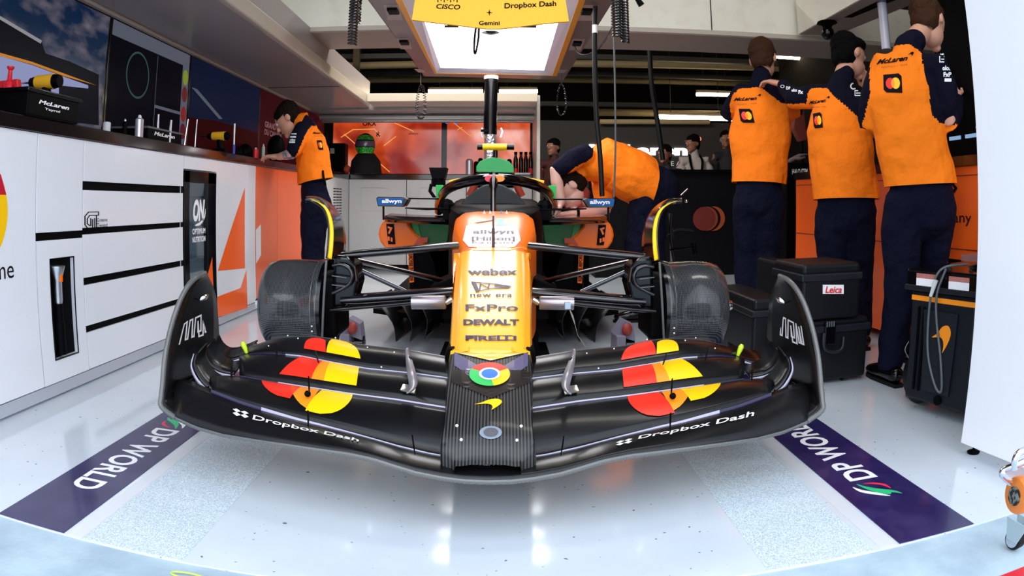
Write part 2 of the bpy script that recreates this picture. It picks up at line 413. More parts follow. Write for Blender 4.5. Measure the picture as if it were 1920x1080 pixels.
pipe(1120, 1390, 211, 215, 13.0, .07, duct, 'lowest cream duct, behind the longest fluorescent tube')
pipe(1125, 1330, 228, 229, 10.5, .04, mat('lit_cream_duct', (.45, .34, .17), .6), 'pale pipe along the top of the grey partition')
for i, (pa, pb, yy, lb) in enumerate(((108, 112, 10.6, 'dark steel ceiling rail below the first cream pipe'), (140, 148, 12.0, 'dark steel ceiling rail between the two upper cream ducts'), (195, 202, 12.4, 'dark steel ceiling rail right above the partition'))):
    a, b = at(560, pa, y=yy), at(1600, pb, y=yy)
    o = MB().box((a.x, yy, a.z-.04), (b.x, yy+.1, a.z+.04)).build('ceiling_rail', dk); tag(o, lb, 'rail')
for px in (520, 620, 668):
    a = at(px, 130, y=10.2); o = MB().box((a.x-.05, 10.15, a.z-.5), (a.x+.05, 10.25, 3.6)).build('ceiling_bracket', mat('rusty_bracket', (.06, .035, .015), .7))
    tag(o, 'brown steel hanger dropping from the ceiling behind the left overhead cabinets', 'bracket', 'ceiling hangers at the left')

# white overhead header beam with its return to the front
cream = mat('cream_panel', (.86, .82, .68), .4, noise=(5, (.74, .68, .52), .5, .8), coat=.2)
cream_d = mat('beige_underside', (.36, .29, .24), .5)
hb = thing('header_beam', (0, 5.2, 2.17), 'wide cream overhead beam crossing the garage behind the light box', 'beam')
zb = 2.17
MB().box((-2.0, 5.0, zb), (2.42, 5.6, 2.52), 0).build('beam_left', cream, hb, bevel=.006)
MB().box((2.42, 5.0, zb), (4.4, 5.6, 2.52)).build('beam_right', cream, hb, bevel=.006)
MB().box((-2.0, 4.985, zb-.006), (4.4, 5.0, zb+.03)).build('lower_rail', mat('beige_rail', (.5, .43, .36), .4), hb)
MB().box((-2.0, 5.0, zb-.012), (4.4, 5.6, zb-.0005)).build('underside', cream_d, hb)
MB().box((-1.88, 4.994, zb+.03), (-1.872, 5.0, 2.5)).build('panel_joint', dk, hb)
MB().box((1.655, 4.994, zb+.03), (1.663, 5.0, 2.5)).build('panel_joint', dk, hb)
# arm of the right overhead gantry running forward
ga = thing('lighting_gantry', (2.3, 4.4, 2.2), 'beige overhead arm with a dark slot running forward from the cream beam at the right', 'gantry')
P0, P1, P2, P3 = at(1497, 64, z=2.19), at(1568, 66, z=2.19), at(1730, 0, z=2.19), at(1610, 0, z=2.19)
d1 = (P3-P0).normalized(); d2 = (P2-P1).normalized()
MB().prism([P0, P1, P2+d2*1.6, P3+d1*1.6], (0, 0, .34)).build('body', cream, ga, bevel=.006)
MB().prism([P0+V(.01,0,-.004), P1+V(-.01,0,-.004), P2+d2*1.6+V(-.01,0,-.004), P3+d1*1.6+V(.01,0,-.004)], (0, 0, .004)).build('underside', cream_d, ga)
q = [at(1583, 33, z=2.182), at(1598, 33, z=2.182), at(1680, 0, z=2.182), at(1652, 0, z=2.182)]
MB().prism(q, (0, 0, .003)).build('light_slot', black_gloss, ga)
# round black ceiling camera
cc = at(1552, 62, z=2.10)
dm = thing('dome_camera', (cc.x, cc.y, 2.19), 'black ball camera hanging under the beige overhead arm', 'camera')
MB().lathe((cc.x, cc.y, 2.187), (0, 0, -1), [(0, .075), (.012, .08), (.02, .05), (.05, .03)]).build('mount', black, dm, smooth=40)
MB().ball((cc.x, cc.y, 2.10), .052, 20).build('ball', black_gloss, dm, smooth=60)
# white vertical pole
pp = at(1657, 40, y=3.9)
tag(MB().tube([(pp.x, 3.9, 1.86), (pp.x, 3.9, 2.9)], .034, 20).build('support_pole', mat('white_pole', (.75, .72, .82), .25, coat=.4), smooth=40), 'white round pole rising behind the shoulder of the right standing mechanic', 'pole')

# ------------------------------------------------------------------ left wall of cabinets
XL = -1.872
def yz(px, py): p = at(px, py, x=XL); return p
def lq(px0, py0, px1, py1):                      # rectangle on the cabinet front: near/far, bottom/top, from two pixels
    a, b = yz(px0, py0), yz(px1, py1); return a.y, min(a.z, b.z), b.y, max(a.z, b.z)
seam = mat('panel_seam', (.35, .35, .40), .5)
def cab(y0, y1, label, z0=.065, z1=1.108, m=white, cat='cabinet', name='base_cabinet', body=True):
    t = thing(name, ((XL-.3), (y0+y1)/2, 0), label, cat)
    MB().box((XL-.62, y0+.003, z0), (XL-.02, y1-.003, z1)).build('carcass', m, t)
    return t
def front(t, y0, y1, z0, z1, m, name='door', dx=0.):
    return MB().box((XL-.02, y0+.003, z0), (XL+dx, y1-.003, z1)).build(name, m, t, bevel=.002)
c1 = cab(.6, 2.262, 'white cabinet nearest the camera at the left edge with a red and yellow disc')
front(c1, .6, 2.262, .068, 1.108, white)
cy0 = yz(-62, 396)
# the mastercard-like disc pair: only the right part of the yellow disc is in view
a = yz(14, 396); rr = (yz(5, 462).z-yz(0, 336).z)/2
cyc, czc = a.y-.215, a.z
def cabfn(u, v, o=.0015): return V(XL+o, u, v)
decal('disc_emblem', [(disc2d(cyc-.27, czc, .215), 0), (disc2d(cyc, czc, .215), 1)], lambda u, v: cabfn(u, v), [mc_red, mc_yellow], c1)
decal('disc_emblem_wedge', [(poly2d([(cyc-.12, czc+.06), (cyc+.205, czc+.062), (cyc+.17, czc+.135), (cyc+.10, czc+.19), (cyc, czc+.214), (cyc-.1, czc+.19)]), 0)], lambda u, v: cabfn(u, v, .0022), [mat('crimson', (.55, .0, .03), .4)], c1)
ne0, ne1 = yz(0, 522), yz(25, 494)
decal('lettering', [(text2d('mastercard me', .0), 0)], lambda u, v: cabfn(ne1.y-.62+u*.62, ne0.z-.005+v*.07), black_mark, c1)
# tall unit with a tool slot
c2 = cab(2.262, 2.612, 'narrow white cabinet with an upright black tool slot')
front(c2, 2.262, 2.612, .705, 1.108, white); 
s0, s1 = yz(97, 487), yz(137, 668)
sy0, sy1, sz1, sz0 = yz(97, 560).y, yz(140, 560).y, yz(100, 487).z, yz(110, 672).z
b = MB().box((XL-.02, 2.265, .068), (XL, sy0, .672)).box((XL-.02, sy1, .068), (XL, 2.609, .672)).box((XL-.02, sy0, sz1), (XL, sy1, .672)).box((XL-.02, sy0, .068), (XL, sy1, sz0))
b.build('door', white, c2)
MB().box((XL-.02, sy0-.002, sz0), (XL-.018, sy1+.002, sz1)).build('slot_back', black, c2)
MB().box((XL-.001, sy0-.006, sz0-.006), (XL+.002, sy0, sz1+.006)).box((XL-.001, sy1, sz0-.006), (XL+.002, sy1+.006, sz1+.006)).box((XL-.001, sy0, sz1), (XL+.002, sy1, sz1+.006)).box((XL-.001, sy0, sz0-.006), (XL+.002, sy1, sz0)).build('slot_rim', black_gloss, c2)
MB().box((XL-.006, 2.262, .672), (XL-.004, 2.612, .705)).build('shadow_gap', black, c2)
tl = thing('torch', (XL-.008, (sy0+sy1)/2, sz0+.01), 'long black and silver torch standing in the slot of the narrow white cabinet', 'torch')
ty = sy0+.045; bx = XL+.004; hz = sz0
H_ = sz1-sz0
MB().lathe((bx, ty, hz+.015), (0, 0, 1), [(0, .022), (H_*.33, .022), (H_*.34, .018), (H_*.52, .018)], 18).build('grip', black, tl, smooth=40)
MB().lathe((bx, ty, hz+.015+H_*.52), (0, 0, 1), [(0, .016), (.01, .019), (H_*.24, .019), (H_*.25, .022), (H_*.28, .024), (H_*.36, .034), (H_*.38, .034)], 18).build('barrel', alu, tl, smooth=40)
MB().box((bx+.012, ty-.010, hz+H_*.78), (bx+.026, ty+.004, hz+H_*.88)).build('reflector_tag', orange_paint, tl)
# drawer unit
c3 = cab(2.612, 3.662, 'white drawer cabinet with dark grip gaps and a small line logo')
zs = [.068, .238, .27, .456, .49, .685, .715, .885, .925, 1.108]
for i in range(0, 10, 2): front(c3, 2.612, 3.662, zs[i], zs[i+1], white, 'drawer')
MB().box((XL-.014, 2.615, .07), (XL-.012, 3.64, 1.1)).build('shadow_gap', black, c3)
g0, g1 = yz(159, 429), yz(201, 397)
decal('logo', [(stroke2d([[(.42, 1), (.15, 1), (0, .75), (0, .25), (.12, 0), (.42, 0)], [(.42, .8), (.2, .8), (.1, .6), (.1, .3), (.2, .18), (.25, .18), (.25, .6)], [(.33, 0), (.33, .55)], [(.3, .8), (.6, .8), (.6, 1), (.45, 1)], [(.42, .0), (.42, .6)], [(.5, .0), (.5, .75)]], .05), 0),
               (place2d(text2d('Greene'), .52, .38, 1.0, .62), 0), (place2d(text2d('Tweed'), .52, .05, 1.0, .29), 0)],
      lambda u, v: cabfn(g0.y+(g1.y-g0.y)*u, g0.z+(g1.z-g0.z)*v), black_mark, c3)
# glass fronted fridge
fy0, fz0, fy1, fz1 = 3.668, .14, 4.14, 1.02
c4 = thing('glass_door_fridge', (XL-.3, 3.9, 0), 'black framed glass door fridge set into the white cabinets', 'fridge')
b = MB().box((XL-.62, 3.664, .065), (XL-.6, 4.15, 1.108)); b.box((XL-.6, 3.664, .065), (XL-.02, 3.69, 1.108)); b.box((XL-.6, 4.12, .065), (XL-.02, 4.15, 1.108)); b.box((XL-.6, 3.664, 1.03), (XL-.02, 4.15, 1.108)); b.box((XL-.6, 3.664, .065), (XL-.02, 4.15, .12))
b.build('carcass', white, c4)
MB().box((XL-.02, 3.664, 1.03), (XL, 4.15, 1.108)).build('top_rail', white, c4)
MB().box((XL-.02, 3.664, .068), (XL, 4.15, .13)).build('bottom_rail', white, c4)
b = MB().box((XL-.03, fy0, fz0), (XL+.006, fy0+.07, fz1)).box((XL-.03, fy1-.13, fz0), (XL+.006, fy1, fz1)).box((XL-.03, fy0, fz1-.07), (XL+.006, fy1, fz1)).box((XL-.03, fy0, fz0), (XL+.006, fy1, fz0+.10))
b.build('door_frame', black_gloss, c4, bevel=.002)
MB().box((XL-.58, 3.69, .12), (XL-.56, 4.12, 1.03)).build('interior_back', mat('fridge_inside', (.45, .58, .64), .4, emit=(.35, .52, .60), es=.55), c4)  # back panel glows in place of a lamp inside the fridge
for zz in (.30, .48, .68, .86): MB().box((XL-.56, 3.70, zz), (XL-.06, 4.11, zz+.008)).build('shelf', alu, c4)
MB().box((XL-.012, fy0+.07, fz0+.1), (XL-.008, fy1-.13, fz1-.07)).build('glass', mat('clear_glass', (.85, .95, 1), .02, trans=1, spec=.5), c4)
fm = lambda u, v: V(XL-.004, 3.80+u*.19, .60+v*.25)
decal('lettering', [(place2d(text2d('ON', .05, .25), .05, .45, .95, 1.0), 0), (place2d(text2d('OPTIMUM', .03), .0, .14, 1, .28), 0), (place2d(text2d('NUTRITION', .03), .0, -.06, 1, .08), 0),
                    (poly2d(curvy([(.15, .36), (.6, .36), (.98, .55), (1.02, .78), (.9, .58), (.6, .44)], 3)), 0)], fm, white_mark, c4)
# orange triangle on the fridge frame
yy = lambda px, py: (yz(px, py).y, yz(px, py).z)
decal('orange_wedge', [(poly2d([yy(386, 520), yy(396, 482), yy(399, 560), yy(388, 580)]), 0)], lambda u, v: cabfn(u, v, .008), deep_orange, c4)
# white panels with the big orange figure
pale_white = white
c5 = cab(4.15, 4.72, 'white cabinet beside the fridge carrying part of a large orange number four')
front(c5, 4.15, 4.72, .068, 1.108, white)
c6 = cab(4.72, 4.9, 'narrow pale cabinet carrying the right half of the orange number four')
front(c6, 4.72, 4.9, .068, 1.108, white)
def f4(u, v, o=.0016): return V(XL+o, u, v)
decal('number', [(poly2d([yy(408, 508), yy(459, 352), yy(459, 503)]), 0)], f4, deep_orange, c5)
def clip_y(ps): return ps
decal('stripe', [(poly2d([(4.153, yy(408, 556)[1]), yy(451, 540), yy(462, 505), yy(464, 577), (4.153, .07)]), 0)], f4, deep_orange, c5)
c7 = cab(4.9, 5.42, 'bright orange cabinet right behind the white number panel', m=deep_orange)
front(c7, 4.9, 5.42, .068, 1.108, deep_orange)
c8 = cab(5.42, 6.2, 'orange cabinet that the tattooed mechanic stands at', m=deep_orange)
front(c8, 5.42, 6.2, .068, 1.108, deep_orange)
decal('white_bar', [(poly2d([(4.905, .62), (5.02, .66), (5.02, .42), (4.905, .36)]), 0)], f4, white_mark, c7)
gm = mat('grey_white_cabinet', (.72, .71, .70), .35, coat=.2)
c9 = cab(6.2, 8.13, 'long grey-white cabinet in the far left corner beyond the orange ones', m=gm)
front(c9, 6.2, 7.2, .068, 1.108, gm); front(c9, 7.2, 8.13, .068, 1.108, gm)
vent = MB()
for i in range(22):
    for j in range(3): vent.box((XL-.001, 7.35+j*.14, .30+i*.032), (XL+.003, 7.46+j*.14, .312+i*.032))
vent.build('vent_slots', black, c9)
pl = MB().box((XL-.6, .6, 0), (XL-.03, 8.1, .012)).box((XL-.04, .6, .012), (XL-.004, 8.1, .063))
tag(pl.build('plinth_rail', mat('plinth_aluminium', (.72, .74, .80), .25, metal=.7)), 'aluminium plinth running under the left row of cabinets', 'plinth')
ct = MB().box((XL-.62, .6, 1.11), (XL+.012, 8.7, 1.168))
tag(ct.build('worktop', mat('black_worktop', (.010, .006, .007), .12, coat=.4), bevel=.004), 'long black worktop on the left row of cabinets', 'worktop')

# ------------------------------------------------------------------ screens above the left worktop
XS = -2.235
def screen(y0, y1, label, content, z0=1.17, z1=1.885, name='wall_screen'):
    t = thing(name, (XS-.03, (y0+y1)/2, z0), label, 'screen')
    MB().box((XS-.06, y0+.004, z0), (XS, y1-.004, z1)).build('bezel', black_gloss, t, bevel=.003)
    content(t, y0+.02, y1-.02, z0+.02, z1-.015)
    return t
def em(name, col, s=1., rough=.25): return mat(name, tuple(c*.08 for c in col), rough, emit=col, es=s, spec=.02)
def sky_mat():
    m = mat('screen_sky', (.003, .006, .012), .2, emit=(.01, .08, .25), es=1); nt = m.node_tree; b = nt.nodes['Principled BSDF']
    t = nt.nodes.new('ShaderNodeTexCoord'); mp = nt.nodes.new('ShaderNodeMapping'); mp.inputs['Scale'].default_value = (1, 2.2, 5); nt.links.new(t.outputs['Object'], mp.inputs[0])
    n = nt.nodes.new('ShaderNodeTexNoise'); n.inputs['Scale'].default_value = 2.2; n.inputs['Detail'].default_value = 8; nt.links.new(mp.outputs[0], n.inputs['Vector'])
    r = nt.nodes.new('ShaderNodeValToRGB'); e = r.color_ramp.elements; e[0].position = .45; e[0].color = (.002, .022, .075, 1); e[1].position = .75; e[1].color = (.24, .21, .26, 1)
    nt.links.new(n.outputs['Fac'], r.inputs[0]); nt.links.new(r.outputs[0], b.inputs['Emission Color']); b.inputs['Emission Strength'].default_value = .42; b.inputs['Specular IOR Level'].default_value = .25
    return m
def sfn(o=.001): return lambda u, v: V(XS+o, u, v)
def content1(t, y0, y1, z0, z1):
    MB().box((XS-.001, y0, z0), (XS+.0005, y1, z1)).build('picture', sky_mat(), t)
    S = lambda px, py: (lambda p: (p.y, p.z))(at(px, py, x=XS))
    stand = [S(-200, -20), S(0, 35), S(78, 80), S(85, 100), S(130, 115), S(185, 140), S(185, 235), S(-200, 235)]
    stand = [(max(u, y0), min(max(v, z0), z1)) for u, v in stand]
    decal('grandstand', [(poly2d(stand), 0)], sfn(.0012), em('screen_dark', (.008, .008, .012), .6), t)
    decal('roof_line', [(poly2d([S(-60, 5), S(0, 30), S(78, 76), S(76, 82), S(0, 37), S(-60, 14)]), 0)], sfn(.0018), em('screen_grey', (.25, .25, .27), .8), t)
    decal('barrier', [(poly2d([S(-40, 92), S(0, 99), S(60, 116), S(120, 138), S(180, 160), S(120, 143), S(60, 121), S(0, 105), S(-40, 97)]), 0)], sfn(.0020), em('screen_amber', (.45, .17, .02), .9), t)
    decal('asphalt', [(poly2d([S(-40, 102), S(0, 105), S(60, 122), S(120, 144), S(165, 160), S(165, 166), S(110, 160), S(110, 200), S(0, 190), S(-40, 190)]), 0)], sfn(.0016), em('screen_lilac', (.22, .24, .42), .9), t)
screen(.75, 3.30, 'large wall screen nearest the camera showing a cloudy sky over a race track grandstand', content1)
def content2(t, y0, y1, z0, z1):
    MB().box((XS-.001, y0, z0), (XS+.0005, y1, z1)).build('picture', em('screen_black', (.002, .002, .004), 1), t)
    gy = em('screen_menu', (.11, .12, .16), .6)
    MB().box((XS, y0, z1-.09), (XS+.0012, y1, z1)).build('menu_bar', gy, t)
    MB().box((XS, y1-.10, z0), (XS+.0014, y1, z1-.09)).build('side_bar', gy, t)
    decal('ring', [(disc2d(y0+.34, 1.60, .145, r0=.132), 0)], sfn(.0016), em('screen_ring', (.03, .06, .06), .8), t)
    decal('divider', [(poly2d([(y0+.58, z0), (y0+.585, z0), (y0+.585, z1-.1), (y0+.58, z1-.1)]), 0), (poly2d([(y0+.58, z0+.24), (y1-.1, z0+.24), (y1-.1, z0+.26), (y0+.58, z0+.26)]), 0)], sfn(.0016), gy, t)
    for i, (c, zz) in enumerate((((.20, .26, .03), 1.70), ((.12, .02, .02), 1.58), ((.22, .02, .02), 1.44), ((.1, .01, .02), 1.32))):
        decal('button', [(disc2d(y1-.05, zz, .042, .055), 0)], sfn(.002), em('screen_button_%d' % i, c, .7), t)
screen(3.30, 4.40, 'dark wall screen with a thin round ring and a grey menu strip', content2)
def content3(t, y0, y1, z0, z1):
    MB().box((XS-.001, y0, z0), (XS+.0005, y1, z1)).build('picture', em('screen_sky_dark', (.003, .006, .020), 1), t)
    decal('roofs', [(poly2d([(y0, z0), (y0, z0+.24), (y0+.5, z0+.27), (y1, z0+.27), (y1, z0)]), 0)], sfn(.0014), em('screen_maroon', (.014, .001, .0015), 1), t)
    decal('roof_edge', [(poly2d([(y0+.02, z0+.46), (y0+.12, z0+.46), (y0+.62, z0+.30), (y0+.55, z0+.29)]), 0)], sfn(.0016), em('screen_grey2', (.06, .07, .09), 1), t)
screen(4.40, 5.90, 'dark blue wall screen with a strip of dark red along its lower half', content3)
def content4(t, y0, y1, z0, z1):
    MB().box((XS-.001, y0, z0), (XS+.0005, y1, z1)).build('picture', em('screen_maroon2', (.022, .0018, .0035), 1), t)
    decal('lettering', [(place2d(text2d('GRAND PRIX', .02), 0, .55, 1, 1), 0), (place2d(text2d('DU CANADA', .02), .0, .0, .95, .42), 0)], lambda u, v: V(XS+.002, 6.05+u*.55, 1.46+v*.13), em('screen_text', (.20, .10, .11), .8), t)
screen(5.90, 8.25, 'far dark red wall screen with GRAND PRIX DU CANADA in small letters', content4)

# overhead cabinets above the screens (left) and across the back
zso = 1.90
ov = thing('overhead_cabinet', (-1.9, 4, zso), 'long beige-grey overhead unit above the left screens', 'cabinet')
sof = mat('beige_soffit', (.36, .31, .30), .3, coat=.2)
MB().box((-2.24, .5, zso), (-1.50, 7.48, zso+.30)).build('body', sof, ov, bevel=.004)
MB().box((-1.50, .5, zso-.004), (-1.455, 7.06, zso+.10)).build('front_rail', mat('cream_rail', (.50, .42, .34), .35), ov, bevel=.012)
MB().box((-2.245, .5, zso-.022), (-2.20, 7.48, zso+.0)).build('rear_rail', mat('cream_rail', (.5, .42, .34), .35), ov, bevel=.008)
MB().box((-1.50, 6.0, zso-.002), (-2.20, 6.03, zso)).build('joint', dk, ov)
ovb = thing('overhead_cabinet', (-.55, 7.6, zso), 'beige overhead unit with a ribbed silver strip above the red back wall screens', 'cabinet')
MB().box((-1.45, 7.07, zso+.01), (.385, 7.49, zso+.10)).build('front_rail', mat('pale_beige', (.56, .50, .40), .35), ovb, bevel=.006)
MB().box((-2.24, 7.5, zso-.02), (.385, 8.2, zso+.14)).build('body', sof, ovb)
for i in range(2): MB().tube([(-2.2, 7.9+.12*i, zso-.055-.02*i), (.385, 7.9+.12*i, zso-.055-.02*i)], .035, 12).build('ribbed_strip', mat('silver_strip', (.45, .45, .42), .35, metal=.6), ovb, smooth=50)
MB().box((.385, 7.2, .2), (.42, 8.2, zso+.10)).build('end_panel', mat('end_grey', (.45, .42, .38), .4), ovb, bevel=.003)

# ------------------------------------------------------------------ back wall
YB = 8.13
edges = [-1.872, -1.15, -.42, .38]
for i in range(3):
    t = thing('base_cabinet', ((edges[i]+edges[i+1])/2, YB+.3, 0), ('pale grey cabinet in the back row next to the left corner', 'middle pale grey cabinet of the back row, behind the left mirror', 'pale grey cabinet of the back row hidden mostly behind the cockpit')[i], 'cabinet')
    MB().box((edges[i]+.004, YB, .065), (edges[i+1]-.004, YB+.6, 1.105)).build('carcass', gm, t, bevel=.003)
    MB().box((edges[i]+.16, YB-.012, .72), (edges[i+1]-.26, YB, 1.0)).build('drawer', gm, t, bevel=.002)
tag(MB().box((-1.855, YB-.015, 1.108), (.38, YB+.60, 1.17)).build('worktop', MATS['black_worktop'], bevel=.004), 'black worktop on the back row of cabinets', 'worktop')
def red_screen_mat():
    m = mat('red_poster_glow', (.25, .02, .01), .15, coat=.8, emit=(.30, .02, .008), es=.5); nt = m.node_tree; b = nt.nodes['Principled BSDF']
    t = nt.nodes.new('ShaderNodeTexCoord'); n = nt.nodes.new('ShaderNodeTexNoise'); n.inputs['Scale'].default_value = 1.6; n.inputs['Detail'].default_value = 3; n.inputs['Distortion'].default_value = .4
    nt.links.new(t.outputs['Object'], n.inputs['Vector'])
    r = nt.nodes.new('ShaderNodeValToRGB'); e = r.color_ramp.elements; e[0].position = .40; e[0].color = (.20, .006, .003, 1); e[1].position = .78; e[1].color = (.80, .42, .32, 1)  # pale end of the ramp paints in daylight haze reflected on the gloss
    k = e.new(.54); k.color = (.60, .07, .012, 1)
    nt.links.new(n.outputs['Fac'], r.inputs[0]); nt.links.new(r.outputs[0], b.inputs['Emission Color']); b.inputs['Emission Strength'].default_value = .75
    return m
rsm = red_screen_mat()
def back_screen(x0, x1, label):
    t = thing('wall_screen', ((x0+x1)/2, 8.5, 1.2), label, 'screen')
    MB().box((x0, 8.45, 1.17), (x1, 8.52, 1.87)).build('bezel', black_gloss, t)
    MB().box((x0+.035, 8.444, 1.19), (x1-.035, 8.451, 1.86)).build('picture', rsm, t)
    return t
gold = em('gold_line', (.9, .38, .10), .8)
b1 = back_screen(-2.20, -.72, 'glossy red and orange wall screen at the back left, with OKX in black')
b2 = back_screen(-.72, .40, 'glossy red wall screen at the back right, behind the black hose')
def bfn(u, v): p = at(u, v, y=8.44); return p
decal('gold_lines', [(stroke2d([[(640, 257), (662, 243), (702, 242), (712, 252)], [(646, 252), (672, 275)], [(720, 273), (742, 256)], [(714, 219), (775, 246)], [(705, 300), (730, 322)]], 1.6), 0)], bfn, gold, b1)
decal('lettering', [(place2d(text2d('OKX', .03), 680, 236, 706, 227), 0), (place2d(text2d('R', .03), 706, 256, 713, 247), 0), (place2d(text2d('allwyn'), 766, 254, 784, 248), 0), (place2d(text2d('Google'), 798, 330, 806, 328), 0)], bfn, black_mark, b1)
decal('gold_lines', [(stroke2d([[(836, 217), (860, 238), (882, 255), (900, 243)], [(858, 243), (866, 239)]], 1.4), 0)], bfn, gold, b2)
decal('lettering', [(disc2d(838, 229, 3.4), 0), (disc2d(856, 230, 3.4), 0)], bfn, em('blue_dot', (.12, .14, .55), .8), b2)

# far sign on the partition and the dark counter in front of it
sg = thing('lit_sign', (1.9, 10.58, 1.45), 'white backlit McLaren FORMULA 1 TEAM sign on the grey partition', 'sign')
glow = mat('sign_glow', (1, 1, 1), .5, emit=(1, .95, 1), es=3.5)
e0, e1 = at(1213, 291, y=10.58), at(1289, 276, y=10.58); wd = (e1.x-e0.x)/3.2
decal('lettering', [(place2d(text2d('McLaren', .05, 0), 0, 0, 1, 1), 0)], lambda u, v: V(e1.x-wd*7.6*(1-u), 10.58, e0.z+v*(e1.z-e0.z)*1.25), glow, sg)
decal('small_lettering', [(text2d('FORMULA 1 TEAM', .0, 0, 1.6), 0)], lambda u, v: V(e1.x-wd*6.5*(1-u), 10.58, e0.z-.17+v*.075), mat('dim_sign', (.3, .3, .3), .5, emit=(.35, .33, .33), es=.8), sg)
decal('swoosh', [(SWOOSH, 0)], lambda u, v: V(e1.x-.04+u*.28, 10.578, e1.z+.02+v*.16), mat('sign_swoosh', (.8, .1, .05), .5, emit=(1, .25, .15), es=1.2), sg)
dkc = mat('near_black_panel', (.004, .0035, .005), .6, spec=.1)
bk = thing('black_bulkhead', (2.2, 7.4, 0), 'black counter block with a faded red and orange disc pair on its front', 'counter')
MB().box((1.05, 7.4, 0), (3.4, 8.0, 1.16)).build('body', dkc, bk)
MB().box((1.02, 7.38, 1.16), (3.42, 8.02, 1.21)).build('top', black, bk)
p0 = at(1325, 410, y=7.39); p1 = at(1358, 410, y=7.39); rad = abs(at(1322, 387, y=7.39).z-at(1322, 433, y=7.39).z)/2
for k_, (c_, r_, m_) in enumerate(((p0.x+(p1.x-p0.x)*.40, rad, mat('faded_orange', (.40, .07, .015), .6)), (p0.x+.03, rad*1.0, dkc), (p0.x-.0, rad*.98, mat('faded_mid', (.28, .045, .012), .6)), (p0.x-.03, rad*.97, mat('faded_red', (.16, .012, .007), .6)))):
    decal('disc_emblem', [(disc2d(c_, p0.z, r_), 0)], lambda u, v: V(u, 7.397-.003*k_, v), m_, bk)
# ================================================================== THE CAR
XC = -.031
car = thing('formula_car', (XC, 3.0, 0), 'orange, yellow and black carbon formula racing car without wheels, nose towards the viewer', 'race car')
def M_(p): return mirror_x(p, XC)
def at_f(px, py, fy):
    """pixel on the left half, depth given as a function of the distance from the centreline"""
    y = fy(.5)
    for _ in range(6):
        p = at(px, py, y=y); y = fy(abs(p.x-XC))
    return at(px, py, y=y)
def interp(xs, ys, x):
    return float(np.interp(x, xs, ys))
# depth of the five edge lines of the front wing as functions of the distance from the centreline
Y1 = lambda a: 1.545+.25*a**1.3
Y1t = lambda a: Y1(a)+.13
Y2 = lambda a: Y1(a)+.115
Y3 = lambda a: Y1(a)+.26
Y4 = lambda a: Y1(a)+.385
Y5 = lambda a: Y1(a)+.50
# pixel traces on the left half
LE1 = ([303, 330, 370, 420, 480, 540, 600, 650, 700, 740, 780, 830, 870, 915], [762, 783, 801, 815, 825, 834, 843, 850, 861, 874, 886, 896, 901, 903])
L2 = ([355, 397, 453, 503, 560, 600, 674, 748, 807, 867, 915], [712, 731, 753, 768, 785, 795, 815, 836, 850, 860, 862])
L3 = ([417, 450, 503, 560, 600, 660, 748, 834, 850], [704, 705, 714, 723, 729, 738, 749, 763, 765])
L4 = ([400, 440, 470, 503, 563, 617, 689, 778, 837, 850], [668, 667, 664, 662, 667, 678, 691, 700, 708, 710])
L5 = ([440, 467, 490, 517, 537, 570, 600, 630, 674, 720, 763, 837, 850], [668, 654, 645, 637, 634, 632, 634, 638, 648, 653, 658, 671, 673])
def line3(tr, fy, px, dy=0): return at_f(px, interp(tr[0], tr[1], px)+dy, fy)
def foil(lo, flo, hi, fhi, pxs, dlo=0, dhi=0, camber=.012, n=6):
    """rows across the span; each row runs from the lower/leading to the upper/trailing line"""
    rows = []
    for px in pxs:
        a, b = line3(lo, flo, px, dlo), line3(hi, fhi, px, dhi); row = []
        for k in range(n+1):
            t = k/n; row.append(a.lerp(b, t)+V(0, -camber*.3, camber)*math.sin(PI*t))
        rows.append(row)
    return rows
def both(rows): return rows, [[M_(p) for p in r] for r in rows]
def foil_fn(lo, flo, hi, fhi, dlo=0, dhi=0, camber=.012):
    def S(px, t):
        a, b = line3(lo, flo, px, dlo), line3(hi, fhi, px, dhi)
        return a.lerp(b, t)+V(0, -camber*.3, camber)*math.sin(PI*min(max(t, 0), 1))
    return S
pin = mat('white_rivet', (.8, .75, .7), .3)
# --- main plane with the endplates rising from it
px1 = list(np.linspace(330, 915, 40))
rows = foil(LE1, Y1, L2, Y1t, px1, camber=.012, dhi=3)
mp = MB(); full = rows+[[M_(p) for p in r] for r in rows[::-1]][1:]
mp.grid(full)
wing = mp.build('front_wing', cb_soft, car, smooth=40, solid=.012, sol_off=0)
lip = MB(); le = [r[0] for r in rows]; lel = le+[M_(p) for p in le[::-1]][1:]
lip.tube([p+V(0, .004, -.002) for p in lel], .0085, 10)
lip.build('leading_edge', carbon('carbon_rim', (.05, .05, .05), (.16, .16, .155), .004, rough=.2), wing, smooth=60)
# endplates
EP_LE = [(330, 783), (303, 763), (290, 742), (286, 718), (290, 690), (303, 655), (322, 607), (337, 565), (352, 537), (368, 520), (385, 512)]
EP_TE = [(362, 735), (372, 715), (380, 700), (384, 690), (386, 672), (388, 655), (389, 630), (389, 600), (389, 560), (389, 535), (387, 514)]
ep_y_le = [Y1(.97), 1.80, 1.815, 1.83, 1.845, 1.87, 1.92, 1.96, 2.0, 2.04, 2.09]
ep_y_te = [Y1t(.97), 2.02, 2.12, 2.2, 2.25, 2.27, 2.28, 2.28, 2.27, 2.24, 2.14]
def ep_rows():
    A = [at(px, py, y=y) for (px, py), y in zip(EP_LE, ep_y_le)]; B = [at(px, py, y=y) for (px, py), y in zip(EP_TE, ep_y_te)]
    for i, p in enumerate(A):
        lim = XC-1.0
        if p.x < lim: A[i].x = lim
    for i, p in enumerate(B):
        if p.x < XC-1.0: B[i].x = XC-1.0
    A, B = spline(A, 4), spline(B, 4)
    return [[a.lerp(b, k/6) for k in range(7)] for a, b in zip(A, B)]
EPR = ep_rows()
